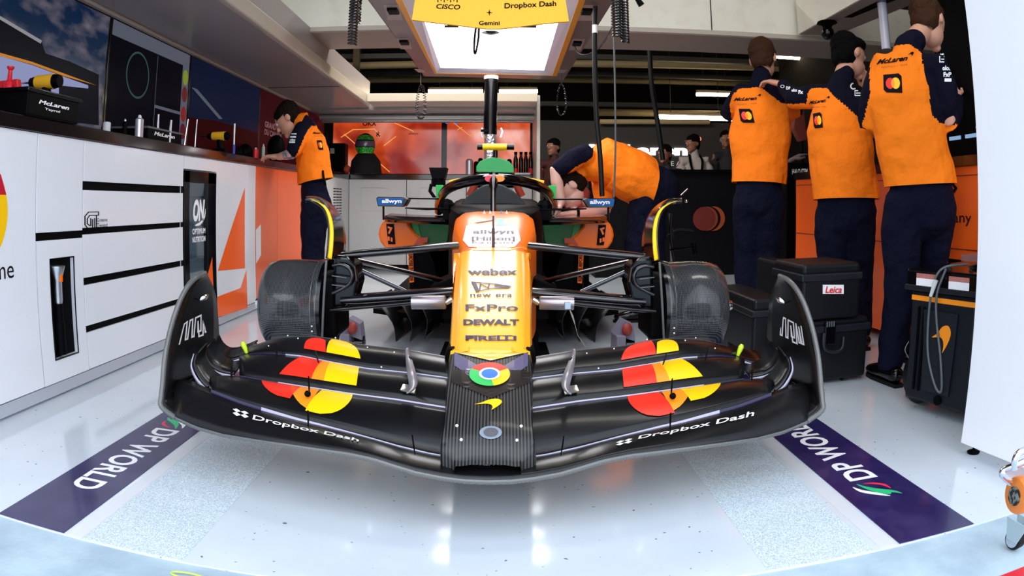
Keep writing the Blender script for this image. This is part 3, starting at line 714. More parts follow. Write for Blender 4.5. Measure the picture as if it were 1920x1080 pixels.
dgrey = carbon('carbon_plate', (.0018, .0018, .0025), (.005, .005, .006), .008, rough=.32, coat=.1)
for s, rr_ in enumerate(both(EPR)):
    e = MB().grid(rr_).build('endplate', dgrey, car, smooth=40, solid=.010, sol_off=0)
    MB().tube([r[0] for r in rr_], .0085, 10).build('edge_trim', MATS['carbon_rim'], e, smooth=60)
    # small side winglet foot behind the plate
    p = rr_[20][-1]; q = 1 if s == 0 else -1
    foot = [at(389, 640, y=2.27), at(409, 664, y=2.34), at(392, 668, y=2.27)]
    if s: foot = [M_(v) for v in foot]
    MB().prism(foot, (0, .02, 0)).build('rear_spike', black, e)
    # camera-like fin pod
    pa, pb = at(374, 563, y=2.02), at(391, 552, y=2.05)
    if s: pa, pb = M_(pa), M_(pb)
    MB().tube([pa.lerp(pb, t) for t in (0, .25, .6, 1)], [.003, .009, .010, .003], 12).build('pod', steel, e, smooth=60)
    MB().tube([pa+V(q*-.02, 0, .006), pa], .003, 6).build('pod_stalk', black, e)
    wv = [[(0, 0), (.06, .95), (.16, 1), (.17, .1), (.24, .1), (.27, 1), (.37, 1), (.38, .1), (.45, .1), (.48, 1), (.70, 1), (.69, .25), (.58, .25), (.58, .75)], [(.58, .75), (.62, .0), (.76, .0), (.80, 1), (.84, .1), (.90, .1), (.90, .9), (.93, .1), (.99, .1), (1, 1)]]
    if s == 0: A4 = [at(330, 643, y=1.93), at(387, 622, y=2.2), at(384, 584, y=2.2), at(336, 606, y=1.93)]
    else: A4 = [M_(v) for v in (at(387, 622, y=2.2), at(330, 643, y=1.93), at(336, 606, y=1.93), at(384, 584, y=2.2))]
    dx = V(.012*q, 0, 0)
    decal('logo', [(stroke2d(wv, .085, 1.9), 0)], quadmap(*[v+dx*.6 for v in A4], off=.006), white_mark, e)
# --- flaps
def inner_clip(pxs): return pxs
F = []
for nm, lo, flo, hi, fhi, a, b_, ml in (('flap_lower', L2, Y2, L3, Y3, 397, 915, cb_soft), ('flap_middle', L3, Y3, L4, Y4, 450, 848, cb_soft), ('flap_upper', L4, Y4, L5, Y5, 467, 848, cb_soft)):
    pxs = list(np.linspace(a, b_, 34)); dhi = 2 if nm != 'flap_upper' else 0
    if nm == 'flap_lower': hi = (hi[0]+[915], hi[1]+[775])
    rows = foil(lo, flo, hi, fhi, pxs, dhi=dhi)
    F.append(foil_fn(lo, flo, hi, fhi, dhi=dhi))
    for s, rr_ in enumerate(both(rows)):
        fl = MB().grid(rr_).build('flap', ml, wing, smooth=40, solid=.008, sol_off=0)
        # thick rounded leading edge: grey-lilac facing strip, navy at the outer third
        ed = [r[0] for r in rr_]; strip = MB(); nn = len(ed)
        segs = [(0, 6, 1), (6, nn-1, 0)]
        for i0, i1, mi in segs: strip.grid([[p+V(0, -.004, .003), p+V(0, -.008, -.004), p+V(0, -.006, -.012), p+V(0, .003, -.015)] for p in ed[i0:i1+1]], mi)
        strip.build('leading_edge', [lilac, mat('navy_edge', (.015, .010, .045), .3, coat=.3)], fl, smooth=60)
    if nm == 'flap_upper':
        for s, rr_ in enumerate(both(rows)):
            MB().tube([r[-1] for r in rr_], .005, 8).build('gurney_edge', MATS['carbon_rim'], wing, smooth=60)
# outer ends of the flaps sweeping up into the endplate
tips = [([(400, 733), (383, 722), (370, 705), (362, 685), (366, 664)], [1.93, 1.93, 1.94, 1.96, 1.98], lilac), ([(440, 703), (412, 697), (392, 684), (382, 666), (381, 655)], [2.07, 2.06, 2.05, 2.05, 2.06], lilac),
        ([(467, 666), (432, 677), (410, 678), (397, 664), (391, 648)], [2.17, 2.15, 2.13, 2.13, 2.13], lilac), ([(467, 656), (438, 668), (416, 671), (402, 662), (395, 650)], [2.27, 2.24, 2.2, 2.18, 2.18], cb_soft)]
for pts, ys, m_ in tips:
    P = spline([at(a, b_, y=y) for (a, b_), y in zip(pts, ys)], 5)
    for s in (0, 1):
        Q = [M_(p) for p in P] if s else P
        n_ = len(Q)
        MB().grid([[p+V(0, -.002, -.001), p+V(0, .02, .004), p+V(0, .09, .02)] for p in Q]).build('flap_tip', cb_soft, wing, smooth=60, solid=.006)
        MB().grid([[p+V((-.007 if not s else .007)*math.sin(PI*i/n_), -.006, -.008*math.cos(PI*i/n_/1.6)), p+V(0, -.007, .001)] for i, p in enumerate(Q)]).build('tip_edge', m_, wing, smooth=60, solid=.003)
# two-disc emblem painted across the three flaps, piece by piece
def strip_decal(name, S, t0, t1, left, right, m_, o=.0, n=10, k=10):
    """area between two px curves (functions of t) on flap surface S"""
    for s in (0, 1):
        b = MB(); rows = []
        for i in range(n+1):
            t = t0+(t1-t0)*i/n; l, r = left(t), right(t)
            if r < l: r = l
            row = []
            for j in range(k+1):
                p = S(l+(r-l)*j/k, t)+V(0, -.0048-o, .0048+o*.5)
                row.append(M_(p) if s else p)
            rows.append(row)
        b.grid(rows); b.build(name, m_[s], wing)
def circ_l(cx, w_, tc, th): return lambda t: cx-w_*math.sqrt(max(0, 1-((t-tc)/th)**2))
def circ_r(cx, w_, tc, th): return lambda t: cx+w_*math.sqrt(max(0, 1-((t-tc)/th)**2))
# on both sides of the car the pair reads red then yellow from the left, so the halves swap colours when mirrored
RY = [mc_red, mc_yellow]; YR = [mc_yellow, mc_red]; OO = [mc_orange, mc_orange]
S2, S3, S4 = F
strip_decal('emblem', S4, .24, .92, circ_l(597, 26, .1, .83), lambda t: min(circ_r(597, 26, .1, .83)(t), 612), RY)
strip_decal('emblem', S4, .24, .98, lambda t: 612+3*t+8*t*t, circ_r(644, 34, 0, 1.0), YR)
strip_decal('emblem', S3, .20, .99, lambda t: 515+52*t, lambda t: 580+26*t, RY)
strip_decal('emblem', S3, .20, .99, lambda t: 580+26*t, lambda t: 606+14*t, OO)
strip_decal('emblem', S3, .20, .99, lambda t: 606+14*t, lambda t: 667+13*t-6*t*t, YR)
strip_decal('emblem', S2, .42, .97, circ_l(528, 36, .97, .56), lambda t: 545+22*(t-.4)*1.6, RY)
strip_decal('emblem', S2, .26, .97, circ_l(582, 36, .97, .72), lambda t: 582+25*(t-.26), OO)
strip_decal('emblem', S2, .20, .97, lambda t: 574+40*(t-.2), circ_r(590, 72, .97, .78), YR, .0006)
# lettering along the main plane
S1 = foil_fn(LE1, Y1, L2, Y1t, dhi=3)
def wing_text(name, s, l, r, t0, t1, mirror):
    sh = fine2d(text2d(s, .012, .1), 0)
    def fn(u, v):
        if not mirror: return S1(l+(r-l)*u, t0+(t1-t0)*v)+V(0, -.008, .008)
        return M_(S1(r-(r-l)*u, t0+(t1-t0)*v))+V(0, -.008, .008)
    decal(name, [(sh, 0)], fn, white_mark, wing)
wing_text('lettering', 'Dropbox Dash', 477, 675, .40, .60, False); wing_text('lettering', 'Dropbox Dash', 430, 640, .42, .62, True)
diamond = ([(0, .75), (.25, 1), (.5, .75), (.25, .5), (.5, .75), (.75, 1), (1, .75), (.75, .5), (0, .25), (.25, .5), (.5, .25), (.25, 0), (.5, .25), (.75, .5), (1, .25), (.75, 0)], [(0, 1, 2, 3), (4, 5, 6, 7), (8, 9, 10, 11), (12, 13, 14, 15)])
decal('logo', [(diamond, 0)], lambda u, v: S1(440+30*u, .44+.22*v)+V(0, -.008, .008), white_mark, wing)
decal('logo', [(diamond, 0)], lambda u, v: M_(S1(680-30*u, .36+.22*v))+V(0, -.008, .008), white_mark, wing)
gt = fine2d(text2d('GT Greene Tweed', .02, .1), 0)
decal('lettering', [(gt, 0)], lambda u, v: (S1(852+126*u, .50+.22*v) if 852+126*u < 920 else M_(S1(1842-852-126*u, .50+.22*v)))+V(0, -.009, .009), white_mark, wing)
# slot gap separators, turning vanes, rivets, pitot sensors
def vane(px0, py0, px1, py1, y0, y1, m_=black, wd_=.004, nm='slot_gap_separator'):
    for s in (0, 1):
        a, b_ = at(px0, py0, y=y0), at(px1, py1, y=y1)
        if s: a, b_ = M_(a), M_(b_)
        MB().tube([a+V(0, 0, .003), a.lerp(b_, .5), b_], [wd_, wd_*1.2, wd_*.7], 8, flat=((0, 1, 0), .4)).build(nm, m_, wing, smooth=60)
vane(773, 818, 778, 852, 1.60, 1.57); vane(578, 772, 578, 800, 1.70, 1.66); vane(579, 708, 580, 742, 1.90, 1.84); vane(592, 660, 597, 680, 2.02, 1.96); vane(516, 648, 521, 674, 2.09, 2.04); vane(434, 690, 434, 714, 2.02, 1.96); vane(391, 726, 391, 745, 1.90, 1.88)
for s in (0, 1):
    f_ = (lambda p: M_(p)) if s else (lambda p: p)
    K = [(765, 652, 2.17), (772, 675, 2.12), (779, 698, 2.0), (783, 715, 1.95), (780, 727, 1.90), (770, 736, 1.85)]
    P = spline([f_(at(a, b_, y=y-.10)) for a, b_, y in K], 5)
    MB().grid([[p, p+V((-.024 if not s else .024)*math.sin(.25+2.6*i_/len(P)), -.015, .0)] for i_, p in enumerate(P)]).build('turning_vane', mat('grey_vane', (.18, .17, .19), .35, coat=.3), wing, smooth=60, solid=.004)
    q4 = [f_(at(*k, y=y)) for k, y in (((752, 736), 1.86), ((778, 742), 1.86), ((782, 728), 1.9), ((757, 725), 1.9))]
    MB().prism([p+V(0, -.012, .012) for p in q4], (0, .002, -.004)).build('vane_foot', mat('champagne_metal', (.60, .57, .50), .3, metal=.8), wing)
    MB().ball(f_(at(578, 741, y=1.84))+V(0, -.006, .006), .010, 12).build('adjuster', black, wing, smooth=60)
    # green-yellow capped sensor at the wing corner
    a, b_ = f_(at(463, 662, y=2.16)), f_(at(456, 645, y=2.16)); a2 = a-(b_-a)*.4
    MB().tube([a2, a], .004, 8).build('sensor_stalk', steel, wing, smooth=60)
    MB().tube([a, a.lerp(b_, .6), b_, b_+(b_-a)*.25], [.006, .009, .010, .005], 10).build('sensor_cap', mat('lime_cap', (.55, .75, .02), .4), wing, smooth=60)
riv = MB()
for (px, py, y) in ((336, 762, 1.84), (362, 727, 1.93), (541, 633, 2.14), (630, 637, 2.1), (560, 638, 2.13), (505, 652, 2.12), (690, 655, 2.05), (740, 664, 2.02), (716, 692, 1.9)):
    for s in (0, 1):
        p = at(px, py, y=y); p = M_(p) if s else p; riv.ball(p+V(0, -.007, .008), .0028, 6)
riv.build('rivets', pin, wing, smooth=60)

# --- nose and chassis top
ST = [  # pixel row of the top centre, left edge px, right edge px, depth, side drop
    (858, 852, 984, 1.585, .045, 856), (838, 828, 1005, 1.60, .06, 838), (812, 829, 1006, 1.63, .07, 812), (782, 836, 1003, 1.68, .08, 782), (740, 836, 1001, 1.77, .085, 740), (700, 838, 1000, 1.87, .10, 700),
    (660, 842, 999, 1.99, .12, 660), (600, 845, 998, 2.18, .14, 600), (550, 847, 997, 2.38, .16, 550), (500, 849, 995, 2.62, .18, 500), (470, 853, 992, 2.80, .2, 470)]
def nose_ring(cy, l, r, y, drop, ey, rnd=.16):
    c = at(920, cy, y=y); L_, R_ = at(l, cy+6, y=y), at(r, cy+6, y=y); zt = c.z; hw = (R_.x-L_.x)/2; xc = (L_.x+R_.x)/2
    xc = XC+.0; zb_ = zt-drop*(2.0 if y > 1.7 else .9)
    prof = [(-1, zb_), (-1.0, zt-drop*.8), (-.995, zt-drop*.30), (-.95, zt-drop*.08), (-.82, zt-.004), (-.5, zt+.003), (0, zt+.005), (.5, zt+.003), (.82, zt-.004), (.95, zt-drop*.08), (.995, zt-drop*.30), (1.0, zt-drop*.8), (1, zb_)]
    return [V(xc+u*hw, y, z_) for u, z_ in prof]
rings = [nose_ring(*s) for s in ST]
r0 = [V(XC+(p.x-XC)*.94, 1.565, .65*p.z+.35*.19) for p in rings[0]]
def smooth_rings(R, n=4):
    cols = [spline(col, n) for col in zip(*R)]; return [list(r) for r in zip(*cols)]
R1 = smooth_rings([r0]+rings[:7]); R2 = smooth_rings(rings[6:])
tip = MB().grid(R1[:]).build('nose_tip', cb_lines, car, smooth=50)
ny = MB().grid(R2).build('nose_cone', yellow, car, smooth=50)
# surface lookup of the nose top
NR = smooth_rings(rings)
def nose_fn(px, py, off=.004):
    """point of the nose top seen at a pixel row/column: solved on the ring whose centre projects there"""
    cys = [s[0] for s in ST][::-1]; ys = [s[3] for s in ST][::-1]
    y = float(np.interp(py, cys, ys)); p = at(px, py, y=y)
    return p+V(0, -off, off)
nb = bvh_of(tip); 
def cast_nose(bv):
    def fn(px, py, off=.003):
        o_ = Vector((0, 0, CAM_H)); d = (at(px, py, y=2.0)-o_).normalized(); h = bv.ray_cast(o_, d, 6)
        return (h[0]+h[1]*(off if h[1].dot(d) < 0 else -off)) if h[0] is not None else nose_fn(px, py, off)
    return fn
dep = bpy.context.evaluated_depsgraph_get()
def bvh_many(obs):
    vs, fs = [], []
    for o in obs:
        off = len(vs); mwv = world_loc(o)
        vs += [v.co+mwv for v in o.data.vertices]; fs += [[i+off for i in p.vertices] for p in o.data.polygons]
    return BVHTree.FromPolygons(vs, fs)
nfn = cast_nose(bvh_many([tip, ny]))
# dark pointed base of the nose livery, yellow point, ring logo and swoosh
decal('yellow_point', [(fine2d(poly2d([(.005, 1), (0, .62), (.07, .60), (.5, 0), (.93, .60), (1, .62), (.995, 1)]), 2), 0)], lambda u, v: nfn(843+154*u, 677-25*v, .0025), yellow, tip)
decal('grey_shoulders', [(fine2d(poly2d([(.04, .95), (.5, .0), (.96, .95), (.96, .35), (.75, -.2), (.25, -.2), (.04, .35)]), 3), 0)], lambda u, v: nfn(846+150*u, 700-42*v, .0015), mat('violet_grey', (.12, .10, .19), .25, coat=.4), tip)
decal('dark_chevron', [(fine2d(poly2d([(0, .9), (1, .9), (1, .52), (.5, 0), (0, .52)]), 3), 0)], lambda u, v: nfn(847+148*u, 747-58*v, .002), mat('black_brown', (.012, .008, .008), .3), tip)
rc = [mc_red, mat('ring_green', (.02, .50, .10), .35), mc_yellow, mat('ring_blue', (.02, .16, .62), .35), white_mark]
lg = [(disc2d(.5, .5, .5, a0=math.radians(28), a1=math.radians(152), r0=.2), 0), (disc2d(.5, .5, .5, a0=math.radians(152), a1=math.radians(282), r0=.2), 1), (disc2d(.5, .5, .5, a0=math.radians(-78), a1=math.radians(28), r0=.2), 2)]
decal('ring_logo', lg, lambda u, v: nfn(880+76*u, 726-44*v, .005), rc, tip)
decal('ring_logo_centre', [(disc2d(.5, .5, .26, r0=.2), 4), (disc2d(.5, .5, .2), 3)], lambda u, v: nfn(880+76*u, 726-44*v, .0065), rc, tip)
decal('swoosh', [(SWOOSH, 0)], lambda u, v: nfn(890+51*u, 770-20*v, .004), mc_yellow, tip)
decal('pad', [(fine2d(disc2d(.5, .5, .5), 0), 0)], lambda u, v: nfn(899+42*u, 824-24*v, .003), mat('pad_ring', (.20, .24, .30), .5), tip)
decal('pad_centre', [(disc2d(.5, .5, .5), 0)], lambda u, v: nfn(907+27*u, 820-16*v, .005), mat('pad_centre', (.08, .08, .09), .5), tip)
nr_ = MB()
for px, py in ((857, 799), (865, 825), (977, 800), (969, 826)): nr_.ball(nfn(px, py, .002), .0045, 8)
nr_.build('nose_rivets', mat('cream_rivet', (.85, .78, .6), .3), tip, smooth=60)
# lettering on the yellow nose
def nt(s, l, r, b_, t_, nm='lettering', m_=None, bold=.01, shear=0, **k):
    decal(nm, [(fine2d(text2d(s, bold, shear, **k), 0), 0)], lambda u, v: nfn(l+(r-l)*u, b_+(t_-b_)*v, .003), m_ or mat('purple_black_print', (.035, .012, .06), .5), ny)
nt('webex', 877, 970, 516, 505, bold=.03); nt('by CISCO', 902, 945, 520, 516.5, bold=.0)
nt('new era', 882, 960, 558, 552, bold=.01, space=1.1); nt('FxPro', 873, 971, 584, 572, bold=.02); nt('DEWALT', 869, 973, 611, 600, bold=.05); nt('PIRELLI', 873, 968, 640, 631, bold=.04)
decal('logo', [(stroke2d([[(0, 1), (.12, 0), (.5, .35), (.95, .42), (1, .55), (.6, .8), (0, 1)], [(.2, .25), (.22, .8), (.42, .4), (.45, .8)], [(.6, .7), (.95, .56)], [(.6, .5), (.95, .5)]], .09, 2.6), 0), (poly2d([(0, 1), (.1, .95), (.2, .05), (.12, 0)]), 0)], lambda u, v: nfn(885+72*u, 548-18*v, .003), MATS['purple_black_print'], ny)
decal('logo_bar', [(poly2d([(0, 0), (.06, 0), (.08, .8), (1, .8), (.9, 1), (0, 1)]), 0)], lambda u, v: nfn(873+95*u, 640-10*v, .003), MATS['purple_black_print'], ny)

amber = mat('amber_side_paint', (1.0, .36, .01), .3, coat=.3)
for x_a, x_b, x_c, x_d in ((846, 860, 864, 851), (997, 983, 978, 994)):
    decal('side_band', [(fine2d(poly2d([(0, 0), (1, 0), (1, 1), (0, 1)]), 4), 0)], lambda u, v: nfn((x_a+(x_b-x_a)*u)*(1-v)+(x_d+(x_c-x_d)*u)*v, 656-181*v, .0015), amber, ny)
# --- chassis ahead of the cockpit
CH = [(470, 853, 992, 2.80, .2), (455, 855, 990, 2.92, .22), (440, 851, 997, 3.02, .24), (420, 846, 1004, 3.18, .25), (404, 850, 1002, 3.34, .25), (398, 858, 992, 3.44, .25)]
chr_ = [nose_ring(a, b_, c_, y, d_, a) for a, b_, c_, y, d_ in CH]
ch = MB().grid(smooth_rings(chr_)).build('chassis_top', orange_paint, car, smooth=50)
cfn = cast_nose(bvh_many([ch, ny]))
wp = mat('warm_white_decal', (.85, .70, .66), .4)
decal('white_patch', [(fine2d(poly2d([(.06, 1), (.94, 1), (1, .35), (.9, .05), (.1, .05), (0, .35)]), 3), 0)], lambda u, v: cfn(868+108*u, 466-42*v, .003), wp, ch)
decal('yellow_blend', [(fine2d(poly2d([(0, 0), (1, 0), (.93, .5), (.07, .5)]), 2), 0)], lambda u, v: cfn(854+137*u, 470-12*v, .0018), yellow, ch)
for s, l, r, b_, t_ in (('allwyn', 887, 963, 441, 433), ('[Hilton]', 885, 965, 454, 446), ('FOR THE STAY', 886, 964, 458.5, 456)):
    decal('lettering', [(fine2d(text2d(s, .02), 0), 0)], lambda u, v: cfn(l+(r-l)*u, b_+(t_-b_)*v, .006), MATS['purple_black_print'], ch)
blue = mat('sky_blue', (.08, .32, .62), .4)
decal('number', [(poly2d([(.0, .55), (.45, .95), (.5, .85), (.1, .45)]), 0), (poly2d([(.55, 1), (.72, 1), (.72, 0), (.55, 0)]), 0), (poly2d([(.55, .3), (1, .12), (1, 0), (.55, .0)]), 0)], lambda u, v: cfn(888+78*u, 424-13*v, .004), blue, ch)
for px in (908, 919, 940, 950):
    p = cfn(px, 401, .0); MB().prism([p+V(-.012, 0, -.01), p+V(.012, 0, -.01), p+V(0, 0, .018)], (0, .01, 0)).build('vortex_fin', blue if px in (940,) else wp, ch)
# antenna in front of the cockpit
a, b_ = at(925, 466, y=2.83), at(925, 428, y=2.83)
an = MB().tube([a+V(0, 0, -.03), b_], .006, 8).tube([b_, at(925, 405, y=2.85)], .004, 8).build('antenna', mat('dark_red_metal', (.06, .02, .02), .3), ch, smooth=60)
MB().box(tuple(a+V(-.028, -.006, -.012)), tuple(a+V(.028, .006, .0))).build('antenna_foot', mat('blue_grey_base', (.2, .3, .4), .4), ch)
# cockpit surround and headrest
ck = MB()
CK = [(398, 858, 992, 3.44, .20), (392, 846, 1004, 3.55, .20), (386, 838, 1012, 3.75, .20), (380, 838, 1012, 4.1, .22), (372, 845, 1005, 4.5, .25)]
ckr = [nose_ring(a, b_, c_, y, d_, a) for a, b_, c_, y, d_ in CK]
ck.grid(smooth_rings(ckr)); ck.build('cockpit_surround', black, car, smooth=50)
cfr = at(925, 345, y=4.0)
pts = [(862, 398), (866, 380), (876, 368), (892, 356), (905, 348), (925, 343), (945, 348), (960, 356), (974, 368), (984, 380), (990, 398)]
MB().prism([at(px, py, y=3.95) for px, py in pts], (0, .12, 0)).build('headrest', mat('dark_grey_foam', (.025, .028, .032), .6), car, bevel=.01)
for s in (0, 1):
    P = [at(*k, y=4.0) for k in ((880, 368), (888, 352), (893, 340))]
    P = [M_(p) for p in P] if s else P
    MB().tube(P, .022, 10).build('harness_strap', mat('red_harness', (.35, .03, .01), .6), car, smooth=60)
# halo
HY = 3.75
hp = [(823, 396, 4.55), (824, 378, 4.4), (833, 360, 4.15), (852, 348, 3.95), (880, 340, 3.8), (905, 336.5, 3.72), (926, 335.5, 3.70)]
P = spline([at(a, b_, y=y) for a, b_, y in hp], 6); HP = P+[M_(p) for p in P[::-1]][1:]
halo = MB().tube(HP, .030, 14).build('halo', black_gloss, car, smooth=60)
fp = spline([at(926, 330, y=3.70), at(925, 350, y=3.62), at(925, 380, y=3.52), at(925, 402, y=3.44)], 4)
MB().tube(fp, [.030]+[.024]*4+[.016]*(len(fp)-5), 12, flat=((1, 0, 0), 1.0)).build('halo_pillar', black_gloss, halo, smooth=60)
MB().grid([[p+V(0, -.03, .002), p+V(0, -.02, .022), p+V(0, 0, .03)] for p in HP[8:-8]]).build('halo_fairing', black_gloss, halo, smooth=60, solid=.004)
d0 = at(911, 330, y=3.65)
for k, (l, r, m_) in enumerate(((909, 926, mat('pink_red', (.80, .04, .08), .4)), (926, 946, mc_orange))):
    decal('emblem', [(disc2d(.5, .5, .5), 0)], lambda u, v: at(l+(r-l)*u, 341-12*v, y=3.655), m_, halo)
decal('white_band', [(poly2d([(0, 0), (1, 0), (.9, 1), (.1, 1)]), 0)], lambda u, v: at(905+42*u, 331-3.5*v, y=3.665), wp, halo)
for s in (0, 1):
    f_ = (lambda p: M_(p)) if s else (lambda p: p)
    MB().tube([f_(at(842, 341, y=4.6)), f_(at(880, 334, y=4.6))], .012, 8).build('yellow_strip', yellow, halo, smooth=60)
    q = [f_(at(*k, y=4.2)) for k in ((817, 347), (831, 347), (831, 371), (818, 371))]
    MB().prism(q, (0, .05, 0)).build('foam_block', mat('bright_green_foam', (.03, .48, .10), .7), car, bevel=.004)
# display box behind on the left side of the cockpit
MB().prism([at(*k, y=4.5) for k in ((804, 314), (838, 314), (833, 335), (810, 335))], (0, .15, 0)).tube([at(822, 335, y=4.55), at(822, 350, y=4.55)], .05, 8).tube([at(809, 345, y=4.4), at(806, 358, y=4.4), at(816, 372, y=4.4)], .012, 8).build('cooling_duct', black, car, bevel=.003)
# airbox cover, camera pod
gc = [(893, 322), (893, 312), (899, 303), (912, 297), (925, 295), (940, 297), (955, 303), (963, 312), (964, 324)]
MB().prism([at(px, py, y=4.6) for px, py in gc], (0, .10, 0)).build('airbox_cover', mat('green_foam', (.05, .36, .12), .8, bump=(120, .4, .003)), car, bevel=.006)
MB().prism([at(*k, y=4.75) for k in ((880, 345), (896, 322), (960, 322), (972, 345), (966, 352), (884, 352))], (0, .9, 0)).build('engine_cover', black_gloss, car, bevel=.02)
cp = at(928, 276, y=4.6)
tcm = MB().tube([at(929, 296, y=4.62), at(929, 279, y=4.62)], [.018, .014], 10).tube([at(895, 275.5, y=4.6), at(964, 275.5, y=4.6)], .021, 14, flat=((0, 0, 1), 1.1)).build('camera_pod', black_gloss, car, smooth=50)
MB().tube([at(905, 275.5, y=4.598), at(950, 275.5, y=4.598)], .0235, 14, flat=((0, 0, 1), 1.1)).build('yellow_sleeve', bright_yellow, tcm, smooth=50)

# --- sidepods, inlets, mirrors
for s in (0, 1):
    f_ = (lambda p: M_(p)) if s else (lambda p: p)
    YS = 4.35
    outer = [(716, 418), (711, 428), (709, 440), (712, 452), (720, 464), (760, 464), (797, 460), (800, 452), (781, 440), (768, 424), (766, 412), (727, 408)]
    sp = MB().prism([f_(at(px, py, y=YS)) for px, py in outer], (0, .9, 0)).build('sidepod', orange_paint, car, bevel=.02, smooth=40)
    MB().prism([f_(at(px, py, y=YS-.012)) for px, py in ((724, 420), (738, 420), (741, 458), (728, 458))], (0, .012, 0)).build('badge', black_mark, sp)
    decal('badge_mark', [(text2d('7', .06), 0), (poly2d([(0, -.9), (.4, -.9), (.4, -.35), (0, -.35)]), 0), (poly2d([(.6, -.9), (1, -.9), (1, -.35), (.6, -.35)]), 0)], lambda u, v: f_(at(727+9*u, 438-14*v+3*u, y=YS-.013)), orange_paint, sp)
    gp = [(768, 416), (768, 428), (774, 440), (786, 452), (800, 462), (833, 464), (840, 450), (843, 420), (836, 414)]
    MB().prism([f_(at(px, py, y=YS+.05)) for px, py in gp], (0, .06, 0)).build('inlet_cover', green_dark, sp, bevel=.006)
    MB().prism([f_(at(px, py, y=YS+.03)) for px, py in ((772, 418), (782, 418), (790, 446), (800, 458), (790, 456), (777, 440))], (0, .02, 0)).build('inlet_rim', green, sp)
    MB().prism([f_(at(px, py, y=YS-.02)) for px, py in ((776, 458), (784, 446), (802, 445), (801, 455), (786, 455), (779, 461))], (0, .01, 0)).build('pull_tag', mat('red_tag', (.60, .06, .02), .5), sp)
    MB().prism([f_(at(px, py, y=YS+.15)) for px, py in ((800, 466), (842, 466), (846, 500), (832, 528), (820, 528), (812, 492))], (0, .05, 0)).build('lower_cover', green, car, bevel=.004)
    # upper wing in front of the inlets and floor
    wg = spline([f_(at(px, py, y=y)) for px, py, y in ((722, 410, 4.3), (745, 412, 4.22), (790, 414, 4.1), (846, 416, 4.0))], 5)
    MB().grid([[p+V(0, 0, -.018), p+V(0, -.03, -.002), p+V(0, 0, .02), p+V(0, .25, .03)] for p in wg]).build('inlet_lip', mat('dark_plum_gloss', (.006, .005, .008), .15, coat=.4), car, smooth=60, solid=.008)
    tb_ = [f_(at(px, py, y=4.15)) for px, py in ((765, 474), (774, 474), (776, 529), (768, 530))]
    MB().prism(tb_, (0, .01, 0)).build('warning_ribbon', orange_paint, car)
    decal('ribbon_text', [(text2d('REMOVE BEFORE', .03), 0)], lambda u, v: f_(at(766.5+7*v+1.5*(1-u), 526-50*u, y=4.145)), black_mark, car)
    # mirror
    mq = [f_(at(px, py, y=3.95)) for px, py in ((705, 371), (709, 369), (758, 370), (767, 373), (758, 388), (708, 387))]
    mir = MB().prism(mq, (0, .12, 0)).build('mirror', black_gloss, car, bevel=.008)
    bq = [f_(at(px, py, y=3.948)) for px, py in ((707, 371.5), (757, 371.5), (753, 385), (709, 384.5))]
    MB().prism(bq, (0, .006, 0)).build('mirror_face', mat('mirror_blue', (.004, .10, .34), .4, spec=.2), mir)
    if s == 0: Q4 = [at(716, 383, y=3.94), at(753, 383, y=3.94), at(753, 373, y=3.94), at(716, 373, y=3.94)]
    else: Q4 = [M_(v) for v in (at(753, 383, y=3.94), at(716, 383, y=3.94), at(716, 373, y=3.94), at(753, 373, y=3.94))]
    label_on('lettering', 'allwyn', Q4, white_mark, mir, bold=.04)
    MB().tube([f_(at(760, 371.5, y=4.0)), f_(at(822, 372.5, y=4.1))], .006, 8).tube([f_(at(719, 388, y=4.05)), f_(at(719, 411, y=4.15))], .007, 8).tube([f_(at(760, 390, y=4.0)), f_(at(800, 392, y=3.95)), f_(at(862, 391, y=3.85))], [.008, .016, .006], 10, flat=((0, 1, 0), .5)).build('mirror_stay', black_gloss, mir, smooth=60)
    # cockpit side hardware
    MB().ball(f_(at(838, 388, y=4.0)), .05, 10).box(tuple(map(min, f_(at(830, 412, y=3.9)), f_(at(846, 392, y=3.9)))), tuple(map(max, f_(at(830, 412, y=4.1)), f_(at(846, 392, y=4.1))))).build('side_bracket', black, car)
